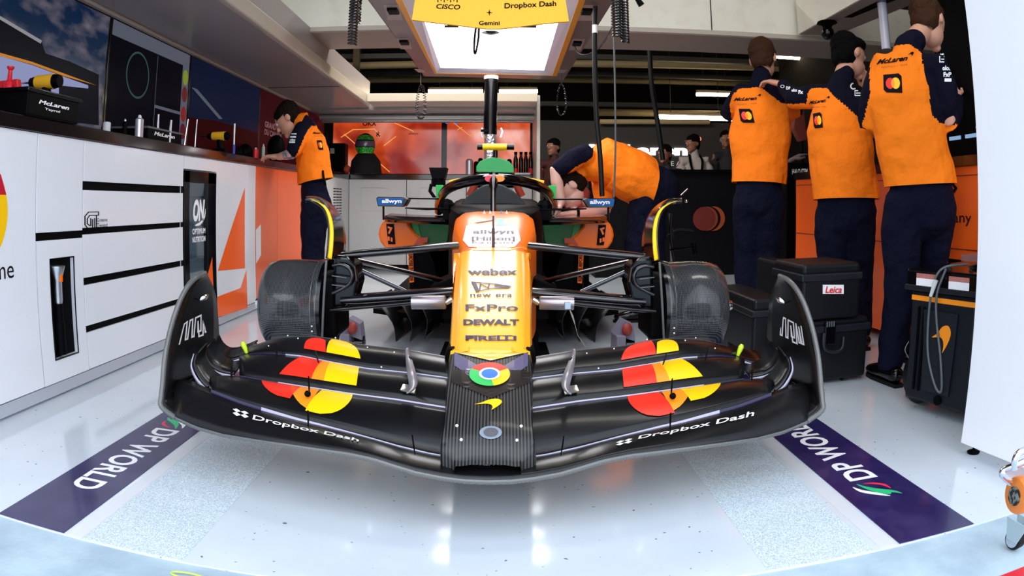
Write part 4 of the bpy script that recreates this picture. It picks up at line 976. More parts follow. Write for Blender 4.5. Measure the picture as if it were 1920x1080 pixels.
# bargeboard, floor and lower chassis (black bulk behind the suspension)
MB().box((XC-.16, 2.75, .20), (XC+.16, 4.9, .60)).build('lower_chassis', black, car, bevel=.05)
MB().box((XC-.14, 2.0, .24), (XC+.14, 2.85, .42)).build('nose_keel', black, car, bevel=.03)
MB().prism([(XC-.30, 3.9, .14), (XC-.78, 4.2, .14), (XC-.80, 6.6, .14), (XC+.80, 6.6, .14), (XC+.78, 4.2, .14), (XC+.30, 3.9, .14)], (0, 0, .03)).build('floor_plate', black, car)
MB().box((XC-.6, 4.5, .17), (XC+.6, 6.5, .62)).build('engine_bay', black, car, bevel=.08)
for s in (0, 1):
    f_ = (lambda p: M_(p)) if s else (lambda p: p)
    for k, (pa, pb, pc, y) in enumerate((((700, 560), (735, 605), (742, 640), 4.0), ((745, 560), (770, 605), (768, 640), 3.8), ((780, 560), (800, 600), (795, 635), 3.6))):
        c_ = spline([f_(at(*pa, y=y)), f_(at(*pb, y=y-.05)), f_(at(*pc, y=y))], 5)
        MB().grid([[p, p+V((.05 if not s else -.05), .35, .01)] for p in c_]).build('floor_fence', cb_soft, car, smooth=60, solid=.006)
    # front drum: brake duct drum in carbon with the deflector above
    xo, xi = XC-.955, XC-.725; ax = 2.74; az = .415; R_ = .196
    sg_ = 1 if s == 0 else -1
    X = lambda v: v if s == 0 else 2*XC-v
    prof = [(0, .03), (.001, .10), (.004, .165), (.02, .182), (.06, .192), (.13, .196), (.235, .196), (.24, .200), (.262, .200), (.264, .19), (.264, .03)]
    hub = MB().lathe((X(xo), ax, az), (sg_, 0, 0), prof, 64).build('brake_drum', cb, car, smooth=40)
    MB().lathe((X(xo+.262), ax, az), (sg_, 0, 0), [(0, .12), (.001, .203), (.016, .203), (.017, .12)], 64).build('drum_flange', black_gloss, hub, smooth=40)
    MB().lathe((X(xo+.235), ax, az), (sg_, 0, 0), [(0, .19), (.001, .1985), (.006, .1985), (.007, .19)], 64).build('drum_band', MATS['carbon_rim'], hub, smooth=40)
    MB().lathe((X(xo), ax, az), (-sg_, 0, 0), [(0, .02), (.02, .026), (.035, .026), (.037, .018), (.045, .018), (.047, .026), (.06, .022)], 16).build('wheel_nut', steel, hub, smooth=35)
    MB().lathe((X(xo+.005), ax, az), (-sg_, 0, 0), [(0, .03), (.008, .03)], 16).build('hub_spacer', mc_orange, hub)
    for zz in (-.03, -.05): MB().ball((X(xo+.245), ax-.198*math.cos(.2)-.001, az+zz-.02), .004, 8).build('rivet', pin, hub, smooth=60)
    # inner upright and duct scoop
    MB().box((min(X(xi), X(xi+.10)), 2.62, .30), (max(X(xi), X(xi+.10)), 2.86, .56)).build('upright', black, hub, bevel=.02)
    sc = spline([f_(at(*k, y=2.58)) for k in ((623, 498), (640, 496), (655, 504), (660, 518), (655, 532), (640, 542), (623, 550))], 4)
    MB().tube(sc, .008, 8).tube([f_(at(622, 517, y=2.57)), f_(at(650, 521, y=2.57))], .003, 6).tube([f_(at(622, 534, y=2.57)), f_(at(648, 537, y=2.57))], .003, 6).build('duct_scoop', MATS['dark_plum_gloss'], hub, smooth=60)
    MB().prism([f_(at(*k, y=2.60)) for k in ((625, 478), (650, 480), (668, 500), (672, 530), (664, 560), (640, 580), (622, 580))], (0, .14, 0)).build('duct_body', black_gloss, hub, bevel=.015)
    # wheel deflector
    K = [(573, 375, 2.62), (590, 377, 2.62), (606, 388, 2.60), (615, 405, 2.58), (619, 430, 2.56), (618, 460, 2.54), (615, 485, 2.54)]
    Pf = spline([f_(at(a_, b2, y=y)) for a_, b2, y in K], 5)
    K2 = [(573, 372, 2.78), (600, 372, 2.85), (625, 385, 2.9), (641, 408, 2.92), (648, 440, 2.92), (648, 470, 2.92), (640, 500, 2.9)]
    Pb = spline([f_(at(a_, b2, y=y)) for a_, b2, y in K2], 5)
    df = MB().grid([[a_.lerp(b2, t)+V(0, 0, .012*math.sin(PI*t)) for t in (0, .15, .3, .5, .7, .85, 1)] for a_, b2 in zip(Pf, Pb)]).build('wheel_deflector', MATS['dark_plum_gloss'], hub, smooth=60, solid=.010)
    MB().grid([[p+V(0, -.008, .004), p+V(sg_*.016, -.008, -.002)] for p in Pf[3:]]).build('yellow_strip', bright_yellow, df, smooth=60, solid=.003, )
    MB().tube([Pf[0], Pf[3]], .006, 8).build('deflector_tip', black_gloss, df, smooth=60)
    MB().tube([f_(at(612, 488, y=2.53)), f_(at(607, 560, y=2.52)), f_(at(604, 632, y=2.56))], .005, 8).build('drum_edge', MATS['carbon_rim'], hub, smooth=60)
    # suspension arms
    arm_m = MATS['dark_plum_gloss']
    def arm(a_, b2, ya, yb, r0, nm='suspension_arm', m_=arm_m, ratio=2.2, r1=None):
        pa, pb = f_(at(*a_, y=ya)), f_(at(*b2, y=yb))
        MB().tube([pa, pa.lerp(pb, .15), pa.lerp(pb, .85), pb], [r0*.8, r0, r1 or r0, (r1 or r0)*.9], 14, flat=((0, 0, 1), ratio)).build(nm, m_, car, smooth=60)
    arm((640, 479), (858, 460), 2.66, 2.78, .017)
    arm((645, 482), (848, 530), 2.74, 3.15, .013, ratio=2.6)
    arm((648, 494), (760, 546), 2.70, 2.74, .010, 'push_rod', mat('gunmetal_rod', (.03, .03, .045), .18, coat=.5), 1.2)
    arm((640, 562), (850, 546), 2.62, 2.66, .020, ratio=2.4)
    arm((620, 580), (780, 566), 2.58, 2.60, .010, ratio=2.4, m_=black_gloss)
    arm((640, 572), (790, 560), 2.72, 2.7, .013, 'track_rod', black_gloss, 1.5)
    # silver damper sleeve
    pa, pb = f_(at(772, 567, y=2.56)), f_(at(836, 567, y=2.56))
    MB().tube([pa, pa.lerp(pb, .97), pb], [.027, .027, .024], 18).build('damper_sleeve', mat('plum_silver', (.34, .30, .33), .25, metal=.7), car, smooth=50)
    MB().tube([pb, f_(at(848, 560, y=2.56))], .012, 10).build('damper_rod', steel, car, smooth=50)
    MB().prism([f_(at(*k, y=3.0)) for k in ((805, 538), (850, 520), (856, 545), (810, 552))], (0, .3, 0)).build('inner_pickup', black, car, bevel=.01)
# white display tag and hanging sensor lead on the right damper
MB().box(tuple(at(1058, 577, y=2.53)), tuple(at(1070, 568, y=2.5))).build('gauge', mat('pale_blue_gauge', (.35, .5, .6), .3), car)
MB().tube([at(1068, 580, y=2.55), at(1073, 592, y=2.55), at(1078, 608, y=2.55)], [.002, .004, .002], 8).tube([at(1078, 608, y=2.55), at(1083, 628, y=2.5), at(1098, 650, y=2.45)], .0010, 6).build('sensor_lead', mat('grey_lead', (.30, .28, .26), .4), car, smooth=60)
# jack stands under the car
js = thing('jack_stand', (XC, 3.6, 0), 'low black trestle supporting the chassis behind the nose', 'stand')
MB().box((XC-.22, 3.3, .02), (XC+.22, 3.36, .20)).build('front_leg', black, js); MB().box((XC-.22, 3.8, .02), (XC+.22, 3.86, .20)).build('rear_leg', black, js); MB().box((XC-.30, 3.2, 0), (XC+.30, 3.95, .02)).build('base', black, js)
# dollies by the front floor (blue-black castor shells on both sides)
for s in (0, 1):
    f_ = (lambda p: M_(p)) if s else (lambda p: p)
    c_ = f_(at(672, 640, y=3.55)); 
    t = thing('wheel_dolly', (c_.x, 3.6, 0), ('small black dolly with a red and grey top on the floor behind the left drum', 'small black dolly standing on the floor behind the right drum')[s], 'dolly')
    MB().lathe((c_.x-.03, 3.6, .06), (1, 0, 0), [(0, .03), (.003, .055), (.05, .055), (.053, .03)], 20).build('wheel', black_gloss, t, smooth=40)
    MB().box((c_.x-.09, 3.5, .02), (c_.x-.04, 3.7, .14)).build('side_plate', mat('lilac_grey_plate', (.20, .18, .24), .5), t, bevel=.004)
    MB().prism([(c_.x-.10, 3.55, .14), (c_.x+.02, 3.55, .10), (c_.x+.01, 3.55, .19), (c_.x-.05, 3.55, .22)], (0, .1, 0)).build('top_cover', mat('lilac_grey_plate', (.4, .38, .45), .5), t)
    MB().ball((c_.x-.03, 3.53, .17), (.03, .02, .035), 12).build('red_knob', mat('dull_red', (.30, .03, .02), .5), t, smooth=60)
# ================================================================== LIGHT BOX, BANNER AND HANGING LINES
ZL = 2.0
lb = thing('overhead_light_box', (0, 4.8, ZL), 'large white lit light box in a yellow and brown frame hanging above the car', 'ceiling light')
def L(px, py, z=ZL): return at(px, py, z=z)
def ext(a, b_, k): return a+(a-b_)*k
oL, oR = L(795, 143), L(1056, 150); oLn, oRn = L(690, 0), L(1150, 0)
yl, yr = L(815, 138), L(1044, 142); yLn, yRn = L(742, 0), L(1097, 0)
il, ir_ = L(826, 133), L(1020, 138); iLn, iRn = L(778, 0), L(1062, 0)
def near(a, f_): # point of the edge line extended to the near end
    d = (a-f_); return a+d*((3.45-a.y)/d.y)
fm_ = mat('brown_frame', (.20, .145, .14), .3, coat=.3); yf = mat('yellow_frame', (1.0, .45, .01), .35); wf = mat('white_lining', (.55, .52, .62), .3)
NO = [near(oLn, oL), oL, oR, near(oRn, oR)]; NY = [near(yLn, yl), yl, yr, near(yRn, yr)]; NI = [near(iLn, il), il, ir_, near(iRn, ir_)]
def ring_strip(A, B_, za, zb__, name, m_, th=.02):
    b = MB()
    for i in range(3):
        q = [A[i]+V(0, 0, za), A[i+1]+V(0, 0, za), B_[i+1]+V(0, 0, zb__), B_[i]+V(0, 0, zb__)]
        b.prism(q, (0, 0, th))
    return b.build(name, m_, lb)
ring_strip(NO, NY, 0, 0, 'outer_frame', fm_)
ring_strip(NY, [p.lerp(q, .35) for p, q in zip(NY, NI)], -.004, -.004, 'yellow_border', yf)
ring_strip([p.lerp(q, .35) for p, q in zip(NY, NI)], NI, -.002, .03, 'inner_lining', wf)
MB().prism([p+V(0, 0, .10) for p in NO], (0, 0, .02)).build('back_cover', fm_, lb)
b = MB()
for i in range(3): b.prism([NO[i], NO[i+1], NO[i+1]+V(0, 0, .12), NO[i]+V(0, 0, .12)], (.004, .004, 0))
b.build('side_wall', fm_, lb)
MB().prism([p+V(0, 0, .03) for p in NI], (0, 0, .01)).build('light_panel', mat('light_panel_glow', (1, 1, 1), .5, emit=(.97, .98, 1), es=5.5), lb)
rec = mat('pale_recess', (.42, .36, .32), .4)
for k, (px, py, w_, hgt) in enumerate(((737, 24, 36, 28), (758, 82, 30, 20), (788, 133, 22, 6), (1100, 25, 36, 28), (1082, 84, 30, 20), (1054, 134, 22, 6))):
    q = [L(px-w_/2, py-hgt/2, ZL-.003), L(px+w_/2-6, py-hgt/2, ZL-.003), L(px+w_/2, py+hgt/2, ZL-.003), L(px-w_/2+8, py+hgt/2, ZL-.003)]
    if px > 900: q = [L(px-w_/2+6, py-hgt/2, ZL-.003), L(px+w_/2, py-hgt/2, ZL-.003), L(px+w_/2-8, py+hgt/2, ZL-.003), L(px-w_/2, py+hgt/2, ZL-.003)]
    MB().prism(q, (0, 0, .002)).build('socket_recess', rec, lb)
    c_ = L(px, py-hgt*.1, ZL-.012)
    if hgt > 10: MB().box((c_.x-.03, c_.y-.05, ZL-.02), (c_.x+.03, c_.y+.05, ZL-.002)).build('socket_plug', black, lb)
for px0, px1 in ((730, 770), (1075, 1110)):
    pass
# hooks and straps on the panel
MB().box(tuple(L(833, 52, ZL+.01)), tuple(L(860, 47, ZL+.028))).box(tuple(L(975, 52, ZL+.01)), tuple(L(1006, 47, ZL+.028))).build('black_clip', black, lb)
st = spline([L(893, 48, ZL), L(890, 70, ZL-.02), L(889, 96, ZL-.03), L(892, 99, ZL-.03), L(897, 72, ZL-.02), L(898, 50, ZL)], 4)
MB().tube(st, .008, 8).build('strap_loop', black, lb, smooth=60)
MB().lathe(tuple(L(920, 56, ZL+.02)), (0, 0, -1), [(0, .06), (.02, .06), (.03, .03), (.035, .01)], 20).build('round_lens', steel, lb, smooth=40)
# yellow banner
bn = thing('yellow_banner', (-.05, 3.4, 1.8), 'yellow banner with CISCO, Dropbox Dash and Gemini lettering across the front of the light box', 'banner')
YBN = 3.36
bp = [(772, 37), (788, -60), (1050, -60), (1067, 40), (1020, 44), (975, 50), (935, 54), (915, 54), (880, 50), (820, 43)]
MB().prism([at(px, py, y=YBN) for px, py in bp], (0, .02, 0)).build('cloth', mat('banner_yellow', (1.0, .52, .01), .5), bn)
for px in (812, 1028): q_ = at(px, -58, y=YBN); MB().box((q_.x-.012, YBN, q_.z-.02), (q_.x+.012, 3.50, ZL+.03)).build('hanging_strap', black, bn)
bt = lambda s, l, r, b_, t_, **k: decal('lettering', [(text2d(s, .02, k.pop('shear', 0)), 0)], lambda u, v: at(l+(r-l)*u, b_+(t_-b_)*v+k.get('tilt', 0)*u, y=YBN-.003), black_mark, bn)
bt('CISCO', 818, 863, 16, 7, shear=.2, tilt=2); bt('Dropbox Dash', 946, 1043, 19, 6, tilt=-5); bt('Gemini', 898, 937, 47, 39)
decal('bars', [(place2d(([(0, 0), (1, 0), (1, 1), (0, 1)], [(0, 1, 2, 3)]), 820+6*i, 0, 822+6*i, (4, 2, 4, 1, 4, 2, 4)[i]), 0) for i in range(7)], lambda u, v: at(u, v, y=YBN-.003), black_mark, bn)
decal('star', [(poly2d([(.5, 1), (.58, .58), (1, .5), (.58, .42), (.5, 0), (.42, .42), (0, .5), (.42, .58)]), 0)], lambda u, v: at(911+13*u, 30-13*v, y=YBN-.003), black_mark, bn)
# black hose and foil cuff going down behind the airbox
YH = 5.75
hz_ = thing('air_hose', (at(921, 200, y=YH).x, YH, 1.2), 'thick black hose with a silver foil cuff hanging behind the airbox of the car', 'hose')
a, b_ = at(921, 147, y=YH), at(919, 252, y=YH); c_ = at(919, 330, y=YH)
MB().tube([a, b_], .058, 24).build('sleeve', black_gloss, hz_, smooth=50)
MB().tube([b_+V(0, 0, .01), c_], .050, 18).build('foil_cuff', mat('crumpled_foil', (.55, .55, .58), .3, metal=.9, bump=(38, 1, .02)), hz_, smooth=50)
MB().tube([a+V(0, 0, -.01), a+V(0, 0, .02)], .062, 24).build('top_ring', cream, hz_, smooth=50)
for px in (905, 939): MB().tube([at(px, 240, y=YH), at(px-3 if px < 920 else px+3, 246, y=YH), at(px, 258, y=YH)], .010, 8).build('clamp_tie', white_mark, hz_, smooth=60)
MB().box(tuple(at(901, 247, y=YH-.06)), tuple(at(917, 243, y=YH-.04))).build('clamp', black, hz_)
# coiled leads
def coil(px, py0, py1, y, R_, turns, label, m_, thick=.006, straight=None, wide=1.):
    a, b_ = at(px, py0, y=y), at(px, py1, y=y); t = thing('coiled_cable', (a.x, y, b_.z), label, 'cable')
    P = []
    n = turns*10
    for i in range(n+1):
        q = 2*PI*i/10; k = i/n; P.append(V(a.x+R_*math.cos(q)*wide, y+R_*math.sin(q), a.z+(b_.z-a.z)*k))
    MB().tube(P, thick, 5).build('coil', m_, t, smooth=60)
    MB().tube([V(a.x, y, a.z-.01), V(a.x, y, 4.21)], .005, 6).build('hanging_lead', m_, t)
    return t
cm = mat('cable_black', (.012, .012, .014), .2, coat=.8)
coil(665, -10, 84, 3.6, .024, 17, 'black coiled cable hanging from above at the left of the light box', cm)
coil(673, -10, 44, 3.66, .016, 10, 'shorter black coiled cable just right of the left coil', cm)
coil(1154, -10, 70, 3.3, .022, 15, 'black coiled cable hanging at the right of the light box, left strand', cm)
coil(1170, -10, 80, 3.3, .018, 17, 'black coiled cable hanging at the right of the light box, right strand', cm)
def loop(px, pyt, py0, py1, w_, y, label, r=.007):
    t = thing('looped_cable', (at(px, py0, y=y).x, y, at(px, py1, y=y).z), label, 'cable')
    P = [at(px, pyt, y=y), at(px, py0, y=y)]; MB().tube(P, .004, 6).build('lead', cm, t, smooth=60)
    c0 = at(px, py0, y=y); c1 = at(px, py1, y=y); hgt = (c0.z-c1.z); W = abs(at(px+w_/2, py1, y=y).x-c1.x); Q = []
    n = 180
    for i in range(n+1):
        q = 2*PI*i/n; cx, cz = W*math.sin(q), c1.z+hgt*(.5+.5*math.cos(q)); u = 2*PI*i/4.5
        nx = math.sin(q); Q.append(V(c1.x+cx*(1-.35*math.cos(q)*.8)+r*math.cos(u)*1.2, y+r*math.sin(u)*1.2, cz))
    MB().tube(Q, .0032, 4).build('curled_loop', cm, t, smooth=60)
loop(789, 134, 160, 223, 15, 5.9, 'curled black cable loop hanging under the left rear corner of the light box', r=.012)
loop(1053, 138, 157, 216, 16, 5.9, 'curled black cable loop hanging under the right rear corner of the light box')
# black air line, thin lead and the pole at the right of the car
t = thing('air_line', (at(1118, 380, y=3.7).x, 3.7, .9), 'thick black air line hanging down past the bending mechanic to the right mirror', 'hose')
P = spline([at(1116, 12, y=3.75), at(1115, 60, y=3.75), at(1116, 150, y=3.75), at(1119, 230, y=3.75), at(1125, 290, y=3.75), at(1129, 368, y=3.75)], 8)
MB().tube(P, .0145, 12).build('hose', rubber, t, smooth=60)
MB().tube([at(1115.5, 47, y=3.748), at(1115.5, 62, y=3.748)], .016, 12).build('white_band', white_mark, t, smooth=60)
tag(MB().tube(spline([at(1151, 60, y=3.6), at(1153, 160, y=3.6), at(1154, 270, y=3.6), at(1151, 370, y=3.6)], 6), .0055, 8).build('thin_cable', mat('grey_cable', (.08, .08, .08), .4), smooth=60), 'thin dark cable hanging just right of the thick air line', 'cable')
tag(MB().tube(spline([at(1075, 80, y=4.75), at(1083, 98, y=4.75), at(1100, 102, y=4.7), at(1125, 88, y=4.7), at(1150, 48, y=4.7)], 6), .006, 8).build('curved_cable', cm, smooth=60), 'thin curved cable looping from the right socket of the light box', 'cable')
tag(MB().tube(spline([V(at(1217, 80, y=6.6).x-.05, 6.6, 4.21), at(1217, 80, y=6.6), at(1222, 160, y=6.6), at(1233, 230, y=6.6), at(1243, 300, y=6.6)], 6), .026, 10).build('dark_hose', rubber, smooth=60), 'dark hose slanting down in front of the lit sign', 'hose')
tag(MB().tube([V(at(1150, -60, y=3.4).x-.1, 3.4, 4.21), at(1170, -40, y=3.4), at(1192, -6, y=3.4), at(1203, 10, y=3.4)], [.008, .008, .012, .018], 12).build('hose_nozzle', black, smooth=60), 'black nozzle end poking in at the top right of the light box', 'nozzle')
t = thing('cable_bundle', at(495, 40, y=4.6), 'bundle of black cable looped over the top of the left overhead unit', 'cable')
MB().tube(spline([at(470, 37, y=4.6), at(490, 30, y=4.6), at(505, 34, y=4.6), at(500, 44, y=4.6), at(488, 50, y=4.6)], 6), .018, 8).tube(spline([at(478, 34, y=4.55), at(500, 38, y=4.55), at(516, 40, y=4.55), at(512, 50, y=4.55)], 6), .014, 8).build('strands', rubber, t, smooth=60)

# ================================================================== ITEMS ON THE LEFT WORKTOP
WT = 1.168
def xat(px, y): return at(px, 300, y=y)
def plug(name, label, cat, builder, group=None):
    o = builder(); tag(o, label, cat, group); return o
# black crate with team lettering
cx0, cx1 = -1.99, -1.80
t = thing('plastic_crate', (-2.05, 2.35, WT), 'black plastic crate with white McLaren lettering at the near end of the worktop', 'crate')
q0, q1, q2 = at(-30, 240, y=2.25), at(68, 240, y=2.25), at(112, 240, y=2.62)
cr0 = [V(-2.22, 2.17, WT), V(q1.x, 2.17, WT), V(-1.93, 2.5, WT), V(-2.22, 2.5, WT)]
cx = at(66, 200, y=2.2).x
MB().box((-2.22, 2.15, WT), (cx, 2.52, WT+.10)).build('body', black, t, bevel=.008)
MB().box((-2.225, 2.14, WT+.095), (cx+.008, 2.53, WT+.112)).build('rim', black_gloss, t, bevel=.004)
decal('lettering', [(place2d(text2d('McLaren', .03, .2), 0, .45, 1, 1), 0), (place2d(text2d('Tayrol', .02), .2, -.3, .7, .1), 0)], lambda u, v: V(cx+.002, 2.22+u*.22, WT+.04+v*.03), white_mark, t)
# red tools stand in the crate
t = thing('red_stand', (at(12, 160, y=2.3).x, 2.3, WT+.11), 'bright red plastic tool stand with a tall knob standing on the black crate', 'tool')
red = mat('bright_red_plastic', (.80, .02, .03), .35)
bx_ = at(17, 160, y=2.3); 
MB().lathe((bx_.x, 2.3, WT+.10), (0, 0, 1), [(0, .030), (.06, .026), (.075, .012), (.115, .010), (.125, .018), (.132, .018)], 18).build('knob', red, t, smooth=40)
MB().prism([(bx_.x-.10, 2.29, WT+.10), (bx_.x-.09, 2.29, WT+.17), (bx_.x+.055, 2.29, WT+.175), (bx_.x+.075, 2.29, WT+.10), (bx_.x+.05, 2.29, WT+.10), (bx_.x+.04, 2.29, WT+.145), (bx_.x-.05, 2.29, WT+.14), (bx_.x-.06, 2.29, WT+.10)], (0, .03, 0)).build('bracket', red, t, bevel=.004)
def drill(c, s, label):
    t = thing('cordless_drill', c, label, 'drill'); c = Vector(c)
    MB().tube([c+V(-.06, 0, .13)*s, c+V(.05, 0, .13)*s], [.032*s, .036*s], 14).build('motor_body', mat('tool_yellow', (.85, .45, .02), .4), t, smooth=40)
    MB().tube([c+V(.05, 0, .13)*s, c+V(.085, 0, .13)*s], [.034*s, .028*s], 14).tube([c+V(-.10, 0, .13)*s, c+V(-.06, 0, .13)*s], [.022*s, .030*s], 14).build('end_cap', black, t, smooth=40)
    MB().tube([c+V(0, 0, .11)*s, c+V(.012, 0, .03)*s], .020*s, 12, flat=((0, 1, 0), 1.3)).build('handle', black, t, smooth=40)
    MB().box(tuple(c+V(-.045, -.03, 0)*s), tuple(c+V(.06, .03, .035)*s)).build('battery', black, t, bevel=.004)
    MB().tube([c+V(-.17, 0, .132)*s, c+V(-.10, 0, .13)*s], .005*s, 8).build('bit', steel, t, smooth=40)
p = at(85, 180, y=2.42); drill((p.x, 2.42, WT+.055), .95, 'yellow and black cordless drill lying on the black crate beside the red stand')
def can(px, y, r, h_, m1, m2, name, label, cat='spray can', nozzle=True, back=0.):
    p = at(px, 240, y=y); x = p.x
    t = thing(name, (x, y, WT), label, cat)
    MB().lathe((x, y, WT), (0, 0, 1), [(0, r), (h_*.8, r), (h_*.86, r*.7)], 18).build('body', m1, t, smooth=40)
    if nozzle: MB().lathe((x, y, WT+h_*.86), (0, 0, 1), [(0, r*.45), (h_*.10, r*.4), (h_*.14, r*.2)], 12).build('cap', m2, t, smooth=40)
silver = mat('silver_can', (.62, .60, .68), .25, metal=.6); lightc = mat('pale_can', (.70, .72, .75), .35)
can(200, 3.05, .022, .085, lightc, black, 'storage_jar', 'short pale jar on the worktop in front of the ring screen', 'jar', False)
can(234, 3.15, .014, .10, black, silver, 'squeeze_bottle', 'slim black bottle with a silver tip between the pale jar and the silver can', 'bottle')
can(261, 3.2, .024, .125, silver, lightc, 'aerosol_can', 'silver spray can with a pale cap on the worktop')
t = thing('plastic_crate', (-2.1, 3.55, WT), 'low black crate with a white mark, second crate along the left worktop', 'crate')
x1_ = at(330, 260, y=3.7).x
MB().box((-2.2, 3.35, WT), (x1_, 3.78, WT+.075)).build('body', black, t, bevel=.008)
MB().box((-2.205, 3.34, WT+.07), (x1_+.006, 3.79, WT+.082)).build('rim', mat('grey_rim', (.10, .11, .12), .3), t, bevel=.003)
decal('lettering', [(place2d(text2d('McLaren', .03, .2), 0, .45, 1, 1), 0)], lambda u, v: V(x1_+.002, 3.42+u*.26, WT+.02+v*.04), white_mark, t)
for i, (px, y, m1) in enumerate(((287, 3.45, black), (296, 3.5, silver), (318, 3.62, lightc), (347, 3.75, steel))):
    p = at(px, 240, y=y); o = MB().tube([V(p.x, y, WT+.002), V(p.x+.01*(i-1), y, WT+.145+.02*(i % 2))], [.010, .006], 10).build('hand_tool', m1, smooth=40)
    tag(o, ('short black tool handle sticking up at the left of the second crate', 'thin silver tool standing in the left half of the second crate', 'pale tool tip in the middle of the second crate', 'bright steel tool at the right end of the second crate')[i], 'tool')
p = at(412, 250, y=4.35); drill((p.x, 4.35, WT), .9, 'small yellow cordless drill standing on the worktop before the dark red screen')
tag(MB().tube([V(at(366, 262, y=3.95).x, 3.95, WT), V(at(364, 262, y=3.95).x, 3.98, WT+.19)], .0045, 8).build('steel_rod', steel, smooth=40), 'thin steel rod leaning upright on the worktop left of the small drill', 'rod')
tag(MB().tube([V(at(439, 262, y=4.5).x, 4.5, WT), V(at(439, 262, y=4.5).x, 4.5, WT+.07)], .010, 10).tube([V(at(439, 262, y=4.5).x, 4.5, WT+.07), V(at(439, 262, y=4.5).x, 4.5, WT+.22)], .006, 10, 1).build('screwdriver', [mat('blue_handle', (.03, .05, .4), .4), white_mark], smooth=40), 'upright screwdriver with a blue handle and pale shaft on the worktop', 'screwdriver')
can(481, 5.15, .022, .10, red, lightc, 'aerosol_can', 'small red can on the worktop near the tattooed arm')
can(495, 5.3, .014, .14, mat('green_white', (.5, .65, .5), .4), lightc, 'glue_bottle', 'slim pale bottle right of the red can', 'bottle')
for i, (px, y, r, h_) in enumerate(((455, 5.4, .06, .13), (470, 5.5, .07, .16), (528, 5.75, .085, .26))):
    p = at(px, 270, y=y); tag(MB().ball((p.x-.05, y, WT+h_*.5), (r, r, h_*.5), 16).build('black_pouch', black, smooth=60), ('small black pouch on the far worktop left of the others', 'middle black pouch on the far worktop', 'large rounded black bag on the worktop by the mechanic\'s arm')[i], 'bag')

# ================================================================== ITEMS ON THE BACK WORKTOP
WB = 1.17
def bx(px, py0, px1, py1, y, d=.2, bot=WB): a, b_ = at(px, py0, y=y), at(px1, py1, y=y); return (min(a.x, b_.x), y, bot), (max(a.x, b_.x), y+d, max(a.z, b_.z))
lo, hi = bx(615, 325, 647, 268, 8.05)
t = thing('black_monitor', ((lo[0]+hi[0])/2, 8.1, WB), 'black upright box with a small white label standing in the back left corner', 'box')
MB().box(lo, hi).build('housing', black, t, bevel=.02)
decal('label', [(poly2d([(0, 0), (1, 0), (1, 1), (0, 1)]), 0)], lambda u, v: at(619+8*u, 288-10*v, y=8.045), mat('grey_print', (.35, .35, .35), .5), t)
p = at(650, 312, y=8.1); tag(MB().ball((p.x, 8.1, WB+.055), .055, 14).build('red_ball', mat('orange_red_rubber', (.62, .07, .03), .4), smooth=60), 'small orange-red ball beside the black box on the back worktop', 'ball')
# helmet on a draped stand
hc = at(686, 272, y=8.1)
t = thing('helmet_stand', (hc.x, 8.1, WB), 'black draped helmet stand on the back worktop', 'stand')
MB().lathe((hc.x, 8.12, WB), (0, 0, 1), [(0, .20), (.05, .195), (.16, .18), (.24, .12), (.28, .07)], 24).build('drape', mat('matt_black_cloth', (.006, .005, .006), .9), t, smooth=60)
t = thing('racing_helmet', (hc.x, 8.1, WB+.25), 'black and fluorescent green racing helmet on the draped stand', 'helmet')
hz2 = hc.z
MB().ball((hc.x, 8.08, hz2), (.125, .14, .145), 24).build('shell', black_gloss, t, smooth=60)
gg = mat('fluo_green', (.05, .65, .04), .4, noise=(60, (.01, .08, .01), .45, .55))
hb_ = MB()
for (t0, t1) in ((.22, .38), (.58, .76)):
    rows = [[V(hc.x+.129*math.sin(PI*tt)*math.cos(q), 8.08+.144*math.sin(PI*tt)*math.sin(q), hz2+.149*math.cos(PI*tt)) for q in [PI+PI*j/16*.9+.15 for j in range(17)]] for tt in [t0+(t1-t0)*k/5 for k in range(6)]]
    hb_.grid(rows)
hb_.build('green_bands', gg, t, smooth=60)
MB().grid([[V(hc.x+.131*math.sin(PI*tt)*math.cos(q), 8.08+.147*math.sin(PI*tt)*math.sin(q), hz2+.15*math.cos(PI*tt)) for q in [PI+PI*j/14*.8+.3 for j in range(15)]] for tt in (.41, .46, .52, .56)]).build('visor', mat('smoked_visor', (.10, .08, .13), .1, coat=.8), t, smooth=60)
# bottles and pots
for i, (px, w_) in enumerate(((967, .028), (977, .028), (986, .028), (995, .028))):
    p = at(px, 300, y=8.15); o = thing('drinks_bottle', (p.x, 8.15, WB), ('leftmost of the four black bottles right of the green airbox cover', 'second from the left of the four black bottles', 'third from the left of the four black bottles', 'rightmost of the four black bottles, next to the silver end panel')[i], 'bottle', 'black bottles on the back worktop')
    MB().lathe((p.x, 8.15, WB), (0, 0, 1), [(0, w_), (.19, w_), (.23, .016), (.25, .016)], 16).build('body', black_gloss, o, smooth=40)
    MB().lathe((p.x, 8.15, WB+.25), (0, 0, 1), [(0, .02), (.03, .02)], 14).build('cap', black, o, smooth=40)
    if i in (0, 3): MB().lathe((p.x, 8.149, WB+.01), (0, 0, 1), [(0, w_+.002), (.07, w_+.002)], 16).build('red_label', red, o, smooth=40)
for i, (px, w_, h_, m_) in enumerate(((880, .045, .17, silver), (893, .03, .14, black), (901, .03, .18, black), (955, .03, .17, black))):
    p = at(px, 300, y=8.1); tag(MB().lathe((p.x, 8.1, WB), (0, 0, 1), [(0, w_), (h_, w_), (h_+.02, w_*.6)], 16).build('storage_pot', m_, smooth=40), ('silver canister on the back worktop left of the green cover', 'short dark pot between the canister and the green cover', 'taller dark pot touching the green cover from the left', 'dark pot just right of the green airbox cover')[i], 'pot')
tag(MB().box(*bx(965, 328, 994, 324, 7.95, .2)).build('white_folder', lightc), 'pale flat box lying in front of the black bottles', 'box')

